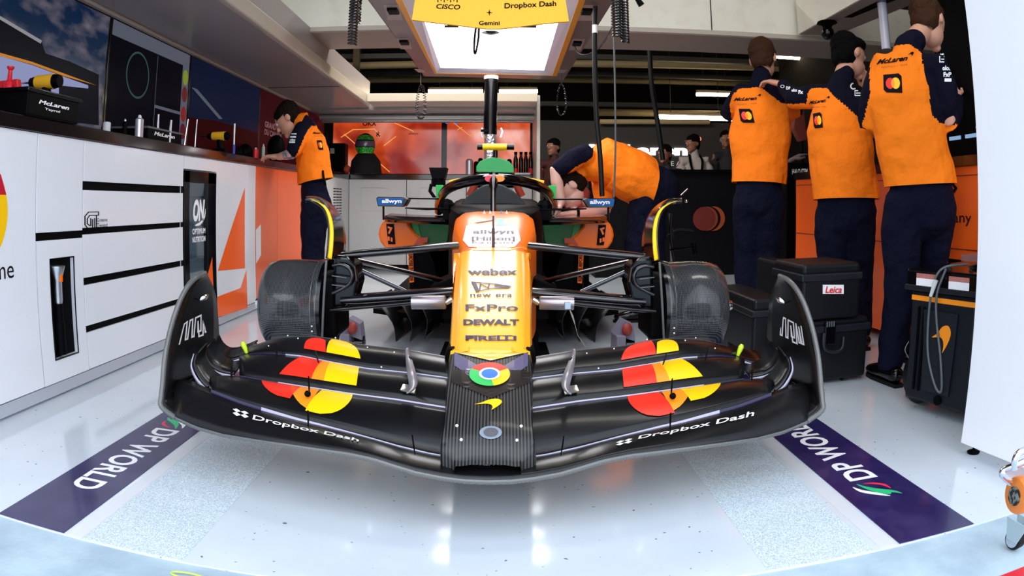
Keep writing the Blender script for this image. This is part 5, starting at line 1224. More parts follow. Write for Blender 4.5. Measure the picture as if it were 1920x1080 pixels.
# ================================================================== RIGHT SIDE
XR = 2.30
rt = thing('orange_cabinet', (XR+.3, 3.6, 0), 'orange cabinet run behind the standing mechanics on the right', 'cabinet')
MB().box((XR, 2.3, .06), (XR+.6, 4.9, 1.02)).build('carcass', deep_orange, rt, bevel=.004)
MB().box((XR-.004, 2.3, .60), (XR, 4.9, .606)).box((XR-.004, 2.3, .97), (XR, 4.9, .975)).box((XR-.004, 3.25, .06), (XR, 3.256, 1.0)).build('seam', mat('dark_orange_seam', (.25, .02, .004), .5), rt)
MB().box((XR-.006, 2.62, .12), (XR, 2.92, .55)).build('recess', black, rt, bevel=.02)
decal('lettering', [(text2d('Germany'), 0)], lambda u, v: V(XR-.003, 3.15-u*.42, .72+v*.07), black_mark, rt)
decal('logo', [(stroke2d([[(0, .5), (.5, 1), (1, .5), (.5, 0), (0, .5)]], .16), 0)], lambda u, v: V(XR-.003, 2.98-u*.12, .86+v*.10), black_mark, rt)
tag(MB().box((XR-.02, 2.3, 1.02), (XR+.6, 4.9, 1.07)).build('worktop', MATS['black_worktop']), 'black worktop on the orange cabinet at the right', 'worktop')
rs = thing('equipment_rack', (2.62, 3.6, 1.07), 'tall black equipment rack above the right orange cabinet', 'rack')
MB().box((XR+.20, 2.2, 1.072), (XR+.58, 3.25, 2.15)).build('housing', black, rs)
for i, (y, z_) in enumerate(((2.75, 1.25), (2.8, 1.21), (2.9, 1.23), (3.1, 1.3))): MB().ball((XR+.198, y, z_), .008, 8).build('indicator', white_mark, rs, smooth=60)
for y in (2.9, 3.05): MB().box((XR+.19, y, 1.18), (XR+.20, y+.1, 1.20)).build('blue_strip', em('blue_white_strip', (.25, .4, .6), .8), rs)
# tall side return behind the front white panel
struct(MB().box((4.45, 1.5, 0), (4.6, 10, 3.2)).build('wall_side_right', dark_wall))
# white front panel at the right
PX0 = at(1802, 812, y=1.80).x
wpn = thing('partition_screen', (PX0+.6, 1.87, 0), 'tall plain white panel standing at the right edge', 'panel')
ca, cb_2 = at(1801, 830, z=.045), at(1905, 872, z=.045)
ang = (cb_2-ca).normalized()
base = [ca, ca+ang*.0+V(.5, -.55, 0)*0+(cb_2-ca)*3.2]
qn = V(ang.y, -ang.x, 0)
if qn.y > 0: qn = -qn
A_ = ca; B2 = ca+ang*.95
MB().prism([A_, B2, B2-qn*.05, A_-qn*.05], (0, 0, 2.75)).build('board', mat('cool_white_panel', (.80, .82, .86), .3, coat=.2), wpn, bevel=.003)
MB().prism([A_-qn*.05+V(.0, 0, .01), A_-qn*.055+V(.05, 0, .01), V(1.98, 2.0, .01), V(1.90, 2.0, .01)], (0, 0, 2.7)).build('dark_return', black, wpn)
fo = at(1832, 845, z=.02)
MB().lathe((fo.x+.01, fo.y+.03, 0), (0, 0, 1), [(0, .022), (.006, .024), (.012, .012), (.016, .005), (.05, .005)], 18).build('levelling_foot', black, wpn, smooth=40)
MB().lathe((B2.x-.1, B2.y+.06, 0), (0, 0, 1), [(0, .022), (.006, .024), (.012, .012), (.016, .005), (.05, .005)], 18).build('levelling_foot', black, wpn, smooth=40)

# trolley corner at the right edge: chrome tube, orange roller, castor
tr = thing('trolley', (1.27, 1.17, 0), 'chrome trolley corner with an orange roller and grey castor at the right edge', 'trolley')
cst = at(1905, 1005, y=1.15); W0 = cst
MB().lathe((W0.x-.012, 1.15, .027), (1, .15, 0), [(0, .012), (.001, .024), (.004, .027), (.024, .027), (.027, .024), (.028, .012)], 28).build('castor_tyre', rubber, tr, smooth=40)
MB().lathe((W0.x-.015, 1.15, .027), (1, .15, 0), [(0, .004), (.001, .019), (.030, .019), (.031, .004)], 28).build('castor_wheel', mat('grey_blue_castor', (.35, .42, .5), .4), tr, smooth=40)
MB().prism([(W0.x-.02, 1.125, .03), (W0.x-.02, 1.165, .03), (W0.x-.02, 1.18, .085), (W0.x-.02, 1.10, .085)], (.003, 0, 0)).prism([(W0.x+.016, 1.125, .03), (W0.x+.016, 1.165, .03), (W0.x+.016, 1.18, .085), (W0.x+.016, 1.10, .085)], (.003, 0, 0)).build('castor_fork', mat('zinc', (.55, .66, .68), .3, metal=.7), tr)
oc = at(1912, 927, y=1.13)
MB().lathe((oc.x-.018, 1.13, oc.z), (1, -.1, 0), [(0, .030), (.002, .044), (.008, .047), (.03, .047), (.036, .044), (.038, .03)], 32).build('orange_roller', mat('amber_roller', (.75, .20, .015), .35, coat=.3), tr, smooth=40)
MB().lathe((oc.x-.022, 1.13, oc.z), (1, -.1, 0), [(0, .005), (.001, .024), (.044, .024), (.045, .005)], 24).build('roller_hub', mat('worn_hub', (.25, .27, .24), .3, metal=.6, noise=(90, (.02, .02, .02), .45, .55)), tr, smooth=40)
P = spline([at(1895, 905, y=1.14), at(1880, 890, y=1.14), at(1884, 880, y=1.14), at(1905, 872, y=1.12), at(1935, 860, y=1.1)], 5)
MB().tube(P, .0085, 12).build('chrome_tube', steel, tr, smooth=60)
P = spline([at(1902, 880, y=1.12), at(1903, 862, y=1.12), at(1912, 848, y=1.12), at(1930, 842, y=1.12)], 5)
MB().tube(P, .0085, 12).build('chrome_handle', steel, tr, smooth=60)

# hard cases
hcase = mat('case_black', (.0045, .005, .007), .45, spec=.25)
def case(x0, x1, y0, y1, z0, z1, label, lid=.25, logo=None, leanx=0.):
    t = thing('hard_case', ((x0+x1)/2, (y0+y1)/2, z0), label, 'case'); zl = z1-(z1-z0)*lid
    MB().box((x0, y0, z0), (x1, y1, zl-.012)).build('body', hcase, t, bevel=.015)
    MB().box((x0, y0, zl+.003), (x1, y1, z1)).build('lid', hcase, t, bevel=.018)
    MB().box((x0-.008, y0-.010, zl-.022), (x1+.008, y1+.01, zl+.012)).build('rim', mat('case_rim', (.010, .012, .017), .4, spec=.3), t, bevel=.006)
    return t, zl
ua, ub = at(1512, 500, y=2.78), at(1608, 500, y=2.78)
z_top = at(1560, 494, y=2.78).z; z_mid = at(1560, 600, y=2.78).z
x0_, x1_ = at(1504, 560, y=2.78).x, at(1612, 560, y=2.78).x
t, zl = case(x0_, x1_, 2.78, 3.12, z_mid+.004, z_top, 'upper black hard case with a red and white Leica label, stacked on a larger case', .22)
lq_ = [at(1543, 551, y=2.777), at(1582, 551, y=2.777), at(1582, 534, y=2.777), at(1543, 534, y=2.777)]
MB().prism(lq_, (0, .004, 0)).build('label', white_mark, t)
label_on('lettering', 'Leica', [at(1547, 549.5, y=2.774), at(1578, 549.5, y=2.774), at(1578, 536.5, y=2.774), at(1547, 536.5, y=2.774)], mat('label_red', (.7, .01, .02), .5), t, bold=.02, shear=.25)
p = at(1490, 500, y=2.9); 
t, zl = case(at(1475, 620, y=2.80).x, at(1628, 620, y=2.80).x, 2.80, 3.3, .02, z_mid, 'large black wheeled hard case under the case with the Leica label', .14)
x_a, x_b = at(1546, 600, y=2.79).x, at(1566, 600, y=2.79).x
MB().box((x_a, 2.775, z_mid-.115), (x_b, 2.80, z_mid-.01)).build('latch', black_gloss, t, bevel=.004)
for k in range(4): MB().box((x_a+.004+k*.012, 2.770, z_mid-.03), (x_a+.009+k*.012, 2.776, z_mid-.005)).build('latch_rib', mat('worn_plastic', (.10, .11, .12), .4), t)
MB().tube(spline([at(1545, 625, y=2.785), at(1545, 652, y=2.77), at(1560, 660, y=2.77), at(1578, 655, y=2.77), at(1582, 632, y=2.785)], 4), .009, 8).build('handle', mat('case_rim', (.03, .03, .04), .35), t, smooth=60)
for xx in (x_a-.05, x_b+.08): MB().lathe((xx, 2.84, .03), (1, 0, 0), [(0, .02), (.001, .03), (.03, .03), (.031, .02)], 18).build('castor', black_gloss, t, smooth=40)
# small case in front at the left, behind the endplate
sx0, sx1 = at(1412, 600, y=3.0).x, at(1470, 600, y=3.0).x
t, zl = case(sx0, sx1, 3.0, 3.6, .02, at(1440, 560, y=3.0).z, 'black hard case with round corners just behind the right wing endplate', .18)
tq = at(1486, 496, y=3.3)
t2 = thing('hard_case', (tq.x, 3.35, 0), 'black case with a small turquoise mark behind the two stacked cases', 'case')
MB().box((at(1470, 500, y=3.3).x, 3.3, .02), (at(1500, 500, y=3.3).x, 3.7, at(1480, 492, y=3.3).z)).build('body', hcase, t2, bevel=.02)
decal('mark', [(stroke2d([[(0, 0), (0, 1), (1, 1), (1, 0), (0, 0)]], .3), 0)], lambda u, v: at(1483+4*u, 500-6*v, y=3.29), mat('turquoise', (.03, .55, .45), .5, ), t2)
# generator-like trolley case at the right
gy = 2.20
gx0, gx1 = at(1712, 640, y=gy).x, 1.95
gz = at(1710, 548, y=gy).z
t = thing('battery_cart', ((gx0+gx1)/2, gy+.15, 0), 'black wheeled cart case with an orange band and an orange swoosh by the white panel', 'cart')
F0, F1 = at(1708, 740, y=2.30), at(1812, 800, y=2.02)
F0 = V(at(1706, 600, y=2.33).x, 2.33, .05); F1 = V(at(1822, 600, y=2.0).x+.02, 2.0, .05)
fd = (F1-F0); fn_ = V(fd.y, -fd.x, 0).normalized()
if fn_.y > 0: fn_ = -fn_
zt = .50
def G(u, v, o=.0): return F0+fd*u+V(0, 0, v*(zt-.05))-(-fn_)*o
gm_ = mat('cart_grey', (.008, .010, .015), .5, spec=.2)
MB().prism([F0, F1, F1-fn_*.42, F0-fn_*.42], (0, 0, zt-.05)).build('body', gm_, t, bevel=.015)
e_ = fd.normalized()
MB().prism([F0-e_*.02+fn_*.015+V(0,0,zt-.045), F1+e_*.02+fn_*.015+V(0,0,zt-.045), F1+e_*.02-fn_*.43+V(0,0,zt-.045), F0-e_*.02-fn_*.43+V(0,0,zt-.045)], (0, 0, .08)).build('lid', black_gloss, t, bevel=.012)
MB().prism([F0-e_*.022+fn_*.022+V(0,0,zt-.05), F1+e_*.022+fn_*.022+V(0,0,zt-.05), F1+e_*.022+V(0,0,zt-.05), F0-e_*.022+V(0,0,zt-.05)], (0, 0, .022)).build('lid_rim', mat('case_rim', (.03, .03, .04), .35), t, bevel=.004)
decal('orange_band', [(poly2d([(0.02, .91), (1, .91), (1, .955), (.02, .955)]), 0)], lambda u, v: G(u, v, .003), mat('amber_band', (1.0, .30, .01), .5), t)
decal('swoosh', [(SWOOSH, 0)], lambda u, v: G(.40+.28*u, .49+.24*v, .012), mat('amber_band', (1, .3, .01), .5), t)
MB().prism([G(.30, .12, .002), G(.72, .12, .002), G(.76, .84, .002), G(.24, .84, .002)], fn_*.008).build('front_panel', mat('cart_panel', (.011, .013, .019), .5, spec=.2), t)
for u0 in (.14, .22): MB().prism([G(u0, .1, .002), G(u0+.03, .1, .002), G(u0+.03, .86, .002), G(u0, .86, .002)], fn_*.006).build('rib', black, t)
for u0, u1 in ((.12, .42), (.62, .92)):
    decal('warning_label', [(poly2d([(0, 0), (1, 0), (1, 1), (0, 1)]), 0), (poly2d([(0, .62), (1, .62), (1, 1), (0, 1)]), 1)], lambda u, v: F0+fd*(u0+(u1-u0)*u)+V(0, 0, zt-.03+.05*v)+fn_*(.019), [white_mark, mat('label_orange_red', (.8, .08, .02), .5)], t)
MB().lathe(tuple(G(.56, .06, .003)), tuple(fn_), [(0, .02), (.006, .02)], 18).build('drain_cap', black, t, smooth=40)
wc = at(1712, 700, y=2.42)
MB().lathe((wc.x-.02, 2.38, .105), (1, 0, 0), [(0, .05), (.002, .095), (.01, .105), (.06, .105), (.068, .095), (.07, .05)], 32).build('wheel', rubber, t, smooth=40)
# cables lying over the cart
t = thing('charging_cable', tuple(G(.42, 1.2, .03)), 'black and grey cable draped down the front of the battery cart', 'cable')
P = spline([G(.75, 1.25, -.05), G(.55, 1.22, .03), G(.44, 1.05, .045), G(.38, .75, .035), G(.42, .45, .035), G(.56, .2, .03), G(.66, .18, .03), G(.60, .45, .03), G(.50, .75, .03), G(.50, 1.0, .04), G(.6, 1.22, .03)], 6)
MB().tube(P, .005, 8).build('lead', mat('grey_cable2', (.10, .12, .13), .4), t, smooth=60)
MB().tube([G(.50, 1.12, .05), G(.44, .98, .055)], [.010, .007], 10).build('connector', mat('pale_connector', (.6, .65, .62), .4), t, smooth=60)
t = thing('jump_leads', tuple(G(.7, 1.25, -.1)), 'heap of black leads and clamps lying on top of the battery cart', 'cable')
b = MB()
for k in range(6):
    c0 = G(.35+.11*k, 1.0, -.14); c0.z = zt+.055+.012*(k % 3); Rk = .05+.01*(k % 3)
    b.tube([c0+V(Rk*math.cos(q)*1.3, Rk*math.sin(q), .012*math.sin(3*q)) for q in [2*PI*j/20 for j in range(21)]], .007, 6)
b.build('coils', rubber, t, smooth=60)
MB().obox(tuple(G(.85, 1.30, -.10)), e_*.07, -fn_*.05, (0, 0, .012)).build('clamp_body', mat('red_grey', (.25, .10, .10), .4), t)
tag(MB().tube(spline([at(1704, 640, y=2.5), at(1697, 655, y=2.5), at(1702, 668, y=2.5), at(1712, 685, y=2.5)], 5), .002, 6).build('thin_wire', mat('pale_wire', (.4, .38, .35), .4), smooth=60), 'thin pale wire beside the wheel of the battery cart', 'wire')
# yellow-green cable on the ground at the bottom edge
c0 = at(355, 1078, z=.004); 
tag(MB().tube([c0+V(.045*math.cos(q), .012*math.sin(q)-.005, 0) for q in [2*PI*j/30 for j in range(31)]], .0025, 6).build('cable_loop', mat('lime_wire', (.5, .7, .1), .4), smooth=60), 'small lime coloured cable loop on the ground at the bottom edge', 'cable')
# small jack tool near the right deflector and hoses behind
t = thing('tripod_arm', (1.55, 4.8, 0), 'slim metal stand with cable loops behind the right wheel deflector', 'stand')
MB().tube([at(1257, 400, y=4.9), at(1262, 560, y=4.9)], .014, 8).build('post', mat('stand_grey', (.35, .33, .34), .4), t, smooth=60)
MB().tube([at(1257, 468, y=4.85), at(1305, 462, y=4.7)], .008, 8).tube([at(1300, 455, y=4.7), at(1304, 475, y=4.7)], .018, 8).build('cross_bar', black, t, smooth=60)
MB().tube(spline([at(1260, 400, y=4.85), at(1258, 440, y=4.85), at(1266, 500, y=4.85), at(1278, 560, y=4.85)], 5), .014, 8).tube(spline([at(1248, 445, y=4.85), at(1270, 430, y=4.85), at(1300, 432, y=4.85)], 5), .008, 8).build('hose', rubber, t, smooth=60)
MB().tube([at(1276, 366, y=4.8), at(1289, 354, y=4.8)], .007, 8).ball(at(1287, 377, y=4.8), .014, 10).build('steel_pin', steel, t, smooth=60)
# ================================================================== PEOPLE
def rc_chain(mb, pts, radii, side=None, ratio=None, seg=18):
    """closed limb: rounded chain of ellipses; side = direction of the wider half-axis, ratio = narrow/wide per point"""
    pts = [Vector(p) for p in pts]; n = len(pts); rows = []
    for i, p in enumerate(pts):
        t = (pts[min(i+1, n-1)]-pts[max(i-1, 0)]).normalized()
        s_ = Vector(side) if side is not None else (Vector((1, 0, 0)) if abs(t.x) < .9 else Vector((0, 1, 0)))
        a = (s_-t*s_.dot(t)).normalized(); b = t.cross(a); k = 1 if ratio is None else ratio[i]; r = radii[i]
        rows.append((p, a, b, r, r*k, t))
    out = []
    def ring(p, a, b, ra, rb): return [p+a*math.cos(q)*ra+b*math.sin(q)*rb for q in [2*PI*j/seg for j in range(seg)]]
    p, a, b, ra, rb, t = rows[0]
    for h_ in (.98, .8, .5): out.append(ring(p-t*min(ra, rb)*h_, a, b, ra*math.sqrt(1-h_*h_), rb*math.sqrt(1-h_*h_)))
    for p, a, b, ra, rb, t in rows: out.append(ring(p, a, b, ra, rb))
    for h_ in (.5, .8, .98): out.append(ring(p+t*min(ra, rb)*h_, a, b, ra*math.sqrt(1-h_*h_), rb*math.sqrt(1-h_*h_)))
    mb.grid(out, 0, True); o = len(mb.v)-len(out)*seg
    mb.f.append(tuple(o+j for j in range(seg))[::-1]); mb.f.append(tuple(o+(len(out)-1)*seg+j for j in range(seg))); mb.m += [0, 0]
def remeshed(mb, name, mats, parent, voxel=.010, smooth=4, colour=None, wrinkle=0., wscale=9., drop=None, cuts=()):
    """one continuous skin around the overlapping limbs"""
    me = bpy.data.meshes.new('t'); me.from_pydata(mb.v, [], mb.f)
    bm = bmesh.new(); bm.from_mesh(me); bmesh.ops.recalc_face_normals(bm, faces=bm.faces); bm.to_mesh(me); bm.free()
    o = bpy.data.objects.new('t', me); C.objects.link(o)
    md = o.modifiers.new('r', 'REMESH'); md.mode = 'VOXEL'; md.voxel_size = voxel
    if smooth: s_ = o.modifiers.new('s', 'SMOOTH'); s_.iterations = smooth; s_.factor = .5
    if wrinkle:
        tx = bpy.data.textures.new('w', 'CLOUDS'); tx.noise_scale = 1/wscale; tx.noise_depth = 1
        dm_ = o.modifiers.new('d', 'DISPLACE'); dm_.texture = tx; dm_.strength = wrinkle; dm_.mid_level = .5; dm_.texture_coords = 'LOCAL'
    dg = bpy.context.evaluated_depsgraph_get(); dg.update()
    m2 = bpy.data.meshes.new_from_object(o.evaluated_get(dg)); bpy.data.objects.remove(o); m2.name = name
    m2.materials.clear()
    for m_ in (mats if isinstance(mats, (list, tuple)) else [mats]): m2.materials.append(m_)
    if drop:
        bm = bmesh.new(); bm.from_mesh(m2); kill = [f for f in bm.faces if drop(f.calc_center_median())]; bmesh.ops.delete(bm, geom=kill, context='FACES'); bm.to_mesh(m2); bm.free()
    if cuts:
        bm = bmesh.new(); bm.from_mesh(m2)
        for co, no in cuts:              # keeps the side the normal points away from
            bmesh.ops.bisect_plane(bm, geom=bm.verts[:]+bm.edges[:]+bm.faces[:], plane_co=co, plane_no=no, clear_outer=True)
        bm.to_mesh(m2); bm.free()
    if colour:
        for p in m2.polygons: p.material_index = colour(p.center)
    m2.shade_smooth()
    r = bpy.data.objects.new(name, m2); C.objects.link(r)
    if parent is not None: adopt(r, parent)
    return r
def lerp(a, b, t): return Vector(a).lerp(Vector(b), t)
def head_parts(mb, c, f, u, s=1.):
    """head with a face: c centre, f facing, u up"""
    f = Vector(f).normalized(); u = (Vector(u)-f*Vector(u).dot(f)).normalized(); r = f.cross(u); M3 = Matrix((r, f, u)).transposed()
    mb.ball(c+u*.02*s, (.074*s, .096*s, .090*s), 24, rot=M3)
    mb.ball(c+f*.025*s-u*.045*s, (.058*s, .068*s, .062*s), 20, rot=M3)          # jaw
    mb.ball(c+f*.078*s-u*.088*s, (.024*s, .020*s, .018*s), 12, rot=M3)          # chin
    rc_chain(mb, [c+f*.092*s+u*.02*s, c+f*.108*s-u*.018*s], [.008*s, .013*s])    # nose
    mb.ball(c+f*.088*s+u*.030*s, (.040*s, .014*s, .010*s), 12, rot=M3)           # brow
    mb.ball(c+f*.090*s-u*.052*s, (.022*s, .012*s, .008*s), 12, rot=M3)           # lips
    for k in (-1, 1): mb.ball(c+r*.074*s*k-u*.002*s-f*.012*s, (.010*s, .020*s, .031*s), 12, rot=M3)   # ears
    return r, M3
def hand_parts(mb, wrist, d, palm_n, s=1., curl=.6, spread=.02):
    """palm, four fingers and a thumb; d direction of the hand, palm_n the side the palm faces"""
    d = Vector(d).normalized(); n = (Vector(palm_n)-d*Vector(palm_n).dot(d)).normalized(); w_ = d.cross(n)
    rc_chain(mb, [wrist, wrist+d*.045*s, wrist+d*.085*s], [.026*s, .040*s, .040*s], side=w_, ratio=[.75, .45, .38])
    for i, (off, l) in enumerate(((-.030, .078), (-.010, .088), (.010, .082), (.029, .064))):
        b_ = wrist+d*.088*s+w_*off*s; ang = 0; P = [b_]; dd = d
        for k in range(3):
            ang += curl*(.45+.3*k); dd = d*math.cos(ang)+n*math.sin(ang); P.append(P[-1]+dd*l*s*(.42, .32, .26)[k])
        rc_chain(mb, P, [.0105*s, .0098*s, .009*s, .008*s], seg=10)
    b_ = wrist+d*.035*s-w_*.030*s; q = (d*.55-w_*.75+n*.35).normalized()
    rc_chain(mb, [b_, b_+q*.035*s, b_+(q+d*.5).normalized()*.065*s], [.013*s, .012*s, .009*s], seg=10)
def shoe(name, ankle, toe, parent, m_=None):
    a = Vector(ankle); d = Vector(toe); d.z = 0; d.normalize(); s_ = d.cross(V(0, 0, 1)); mb = MB()
    rc_chain(mb, [V(a.x, a.y, .055)-d*.06, V(a.x, a.y, .055)+d*.02, V(a.x, a.y, .045)+d*.11, V(a.x, a.y, .038)+d*.165], [.040, .044, .047, .036], side=s_, ratio=[1, .95, .7, .65])
    rc_chain(mb, [V(a.x, a.y, .06), V(a.x, a.y, .11)], [.042, .042])
    o = remeshed(mb, name, m_ or black_gloss, parent, .008, 3)
    sol = MB(); P = [(-.098, .024), (-.098, -.024), (0, -.034), (.1, -.042), (.16, -.034), (.192, -.012), (.192, .012), (.16, .034), (.1, .042), (0, .034)]
    sol.prism([V(a.x, a.y, 0)+d*u+s_*v for u, v in P], (0, 0, .018)).build('sole', rubber, o)
    return o
def person(label, J, side, face, up_h=(0, 0, 1), hair=hair_brown, skin_m=skin, scale=1., shirt=None, trousers=None, raglan=None, tor=None, hairfn=None, hands=True, sleeves='long', loose=1., voxel=.0085, feet=(0, 1, 0), grp=None, cat='person', legs=True, hem_drop=.1, hem=None, hs=1.12, tcut=True, seam=None):
    """J: joint name -> point; side: body's right-hand direction as seen from behind"""
    side = Vector(side).normalized(); s = scale
    root = thing('person', (J['pel'].x, J['pel'].y, 0), label, cat, grp)
    pel, chs, nk, hd = J['pel'], J['chest'], J['neck'], J['head']
    spine = (nk-pel).normalized(); back = side.cross(spine).normalized()
    W = tor or (.165, .150, .175, .185)             # hip, waist, chest, shoulder half widths
    body = MB()
    rc_chain(body, [pel-spine*.04, lerp(pel, chs, .5), chs, lerp(chs, nk, .62)], [W[0]*.85*s, W[1]*.85*s, W[2]*.88*s, W[3]*.62*s], side=side, ratio=[.72, .68, .66, .6])
    rc_chain(body, [lerp(chs, nk, .8), nk, lerp(nk, hd, .6)], [.068*s, .060*s, .056*s])
    hr, M3 = head_parts(body, hd, face, up_h, s*hs)
    for k in ('L', 'R'):
        if 'sh'+k not in J: continue
        sh, el, wr = J['sh'+k], J['el'+k], J['wr'+k]
        rc_chain(body, [lerp(chs, nk, .7), sh, lerp(sh, el, .3), el, lerp(el, wr, .35), wr], [.05*s, .052*s, .047*s, .038*s, .038*s, .027*s])
        if hands: hand_parts(body, wr, J.get('hd'+k, wr-el), J.get('pn'+k, -back), s)
    if legs:
        for k in ('L', 'R'):
            h_, kn, an = J['hip'+k], J['kn'+k], J['an'+k]
            rc_chain(body, [h_, lerp(h_, kn, .4), kn, lerp(kn, an, .35), an], [.085*s, .078*s, .056*s, .054*s, .036*s])
            rc_chain(body, [V(an.x, an.y, .05), V(an.x, an.y, .04)+Vector(feet)*.14], [.034, .028])
    bo = remeshed(body, 'body', skin_m, root, voxel*.85, 2)
    sh_ = s; s = s*hs
    # eyes on the visible side of the face
    f = Vector(face).normalized(); u = (Vector(up_h)-f*Vector(up_h).dot(f)).normalized()
    for k in (-1, 1): MB().ball(hd+f*.083*s+u*.016*s+hr*.030*s*k, .012*s, 10).build('eye', mat('eye_white', (.5, .45, .42), .3), bo, smooth=60)
    # hair: cap over the back and top of the skull
    hm = MB(); hm.ball(hd+u*.034*s-f*.012*s, (.083*s, .103*s, .090*s), 24, rot=M3)
    hm.ball(hd+u*.055*s-f*.035*s, (.080*s, .080*s, .075*s), 20, rot=M3)
    hm.ball(hd-u*.018*s-f*.045*s, (.070*s, .062*s, .070*s), 20, rot=M3)
    if hairfn: hairfn(hm, hd, f, u, hr)
    def cut(p):
        q = p-hd; a_, b_ = q.dot(f), q.dot(u)
        return (b_ < .03*s and a_ > .0) or (b_ < .055*s and a_ > .070*s) or b_ < -.075*s
    remeshed(hm, 'hair', hair, root, .007, 1, wrinkle=.014, wscale=30, drop=cut)
    s = sh_; hemp = Vector(hem) if hem is not None else pel-spine*.06
    # trousers
    if legs:
        tm = MB()
        rc_chain(tm, [lerp(pel, chs, .20), pel, pel-spine*.10], [W[0]*.92*s, W[0]*.97*s, W[0]*.97*s], side=side, ratio=[.74, .78, .76])
        for k in ('L', 'R'):
            h_, kn, an = J['hip'+k], J['kn'+k], J['an'+k]
            rc_chain(tm, [h_, lerp(h_, kn, .35), lerp(h_, kn, .8), kn, lerp(kn, an, .5), lerp(kn, an, .88), an+V(0, 0, .015)], [r*s*loose for r in (.100, .100, .086, .082, .074, .068, .066)])
        remeshed(tm, 'trousers', trousers or trouser, root, .011, 3, wrinkle=.030, wscale=7, cuts=[(V(0, 0, .075), V(0, 0, -1))]+([(hemp+spine*.03, spine)] if tcut else []))
        for k in ('L', 'R'): shoe('shoe', J['an'+k], feet, root)
    # shirt
    sm = MB()
    rc_chain(sm, [hemp-spine*.12, hemp, lerp(hemp, chs, .40), lerp(hemp, chs, .80), chs, lerp(chs, nk, .55)], [W[0]*1.14*s, W[0]*1.13*s, W[1]*1.16*s, W[2]*1.07*s, W[2]*1.06*s, W[3]*.84*s], side=side, ratio=[.82, .82, .78, .74, .72, .66])
    rc_chain(sm, [lerp(chs, nk, .80), nk+(nk-chs).normalized()*.010, lerp(nk, hd, .22)], [.085*s, .069*s, .066*s])
    for k in ('L', 'R'):
        if 'sh'+k not in J: continue
        sh, el, wr = J['sh'+k], J['el'+k], J['wr'+k]
        pts = [lerp(chs, nk, .62), sh, lerp(sh, el, .35), lerp(sh, el, .8)]; rr2 = [.075, .072, .070, .062]
        if sleeves == 'long': pts += [el, lerp(el, wr, .5), lerp(el, wr, .93)]; rr2 += [.060, .052, .042]
        rc_chain(sm, pts, [r*s for r in rr2])
    def col(p):
        v = (p-nk).dot(spine); w_ = abs((p-nk).dot(side))
        if raglan is None: return 0
        if seam: return 0 if inside(seam, *pix(p)) else 1
        top, inner, slope, armw = raglan
        if v > -top-max(0, w_-inner)*slope: return 1
        best = 9; 
        for k in ('L', 'R'):
            if 'sh'+k not in J: continue
            for a_, b_ in ((J['sh'+k], J['el'+k]), (J['el'+k], J['wr'+k])):
                ab = b_-a_; tt = max(0, min(1, (p-a_).dot(ab)/ab.length_squared)); c_ = a_+ab*tt; d_ = (p-c_).length
                # distance to the torso axis decides between sleeve and body
                if a_ is J['el'+k] and ((p-nk).dot(back) > .04 or d_ > .075*s): continue
                if d_ < .095*s and (w_ > armw*s or a_ is J['el'+k]):
                    under = (p-c_).dot(-side if (a_-nk).dot(side) > 0 else side)-(p-c_).dot(spine)*.5+(p-c_).dot(back)*.2
                    return 0 if (under > .040*s and a_ is J['sh'+k]) else 1
        return 0
    so = remeshed(sm, 'shirt', shirt or [orange, navy], root, .010, 3, colour=col, wrinkle=.030, wscale=6, cuts=[(hemp, -spine)])
    return root, bo, so, spine, back
def on_shirt(name, parts, bl, br, tr, tl, so, mats, off=.0045):
    """a mark printed on a garment; its corners are given where the photograph shows them"""
    bv = bvh_many([so]); eye = Vector((0, 0, CAM_H)); b = MB()
    for sh, mi in parts:
        vs, miss = [], set()
        for u, v in sh[0]:
            px = (bl[0]*(1-u)*(1-v)+br[0]*u*(1-v)+tr[0]*u*v+tl[0]*(1-u)*v); py = (bl[1]*(1-u)*(1-v)+br[1]*u*(1-v)+tr[1]*u*v+tl[1]*(1-u)*v)
            d = (at(px, py, y=2.0)-eye).normalized(); h = bv.ray_cast(eye, d, 12)
            if h[0] is None: miss.add(len(vs)); vs.append(eye+d)
            else: vs.append(h[0]-d*(off+.0012*mi))
        b.add(vs, [f for f in sh[1] if not any(i in miss for i in f)], mi)
    o = b.build(name, mats); adopt(o, so); return o
def back_print(so, text, small, badge):
    if text: on_shirt('lettering', [(fine2d(text2d('McLaren', .035, .35), 1), 0)], text[0], text[1], (text[1][0], text[1][1]-text[2]), (text[0][0]+text[2]*.3, text[0][1]-text[2]), so, [black_mark])
    if text:
        x, y_ = text[1]; k = text[2]; on_shirt('swoosh', [(SWOOSH, 0)], (x, y_-k*.7), (x+k*1.2, y_-k*.9), (x+k*1.2, y_-k*1.7), (x, y_-k*1.5), so, [black_mark])
    if small: on_shirt('small_lettering', [(text2d('FORMULA 1 TEAM', 0, 0, 1.4), 0)], small[0], small[1], (small[1][0], small[1][1]-small[2]), (small[0][0], small[0][1]-small[2]), so, [mat('brown_print', (.25, .05, .01), .6)])
    on_shirt('badge', [(fine2d(poly2d([(0, 1), (.85, 1), (1, .85), (1, 0), (.15, 0), (0, .15)]), 3), 0), (disc2d(.36, .5, .235, .30), 1), (disc2d(.66, .5, .235, .30), 2), (disc2d(.51, .5, .10, .22), 3)], *badge, so, [black_mark, mc_red, mc_yellow, mc_orange])
def sleeve_marks(so, items):
    for s_, x0, y0, x1, y1 in items:
        sh = (disc2d(r0=.32) if s_ == 'O' else stroke2d([[(0, 0), (1, 0), (1, 1), (0, 1), (0, 0)], [(.2, .5), (.8, .5)]], .2, 2) if s_ == '#' else poly2d([(0, 0), (1, 0), (1, 1), (0, 1)]) if s_ == '-' else text2d(s_, .05))
        on_shirt('sleeve_print', [(fine2d(sh, 1), 0)], (x0, y1), (x1, y1), (x1, y0), (x0, y0), so, [white_mark])
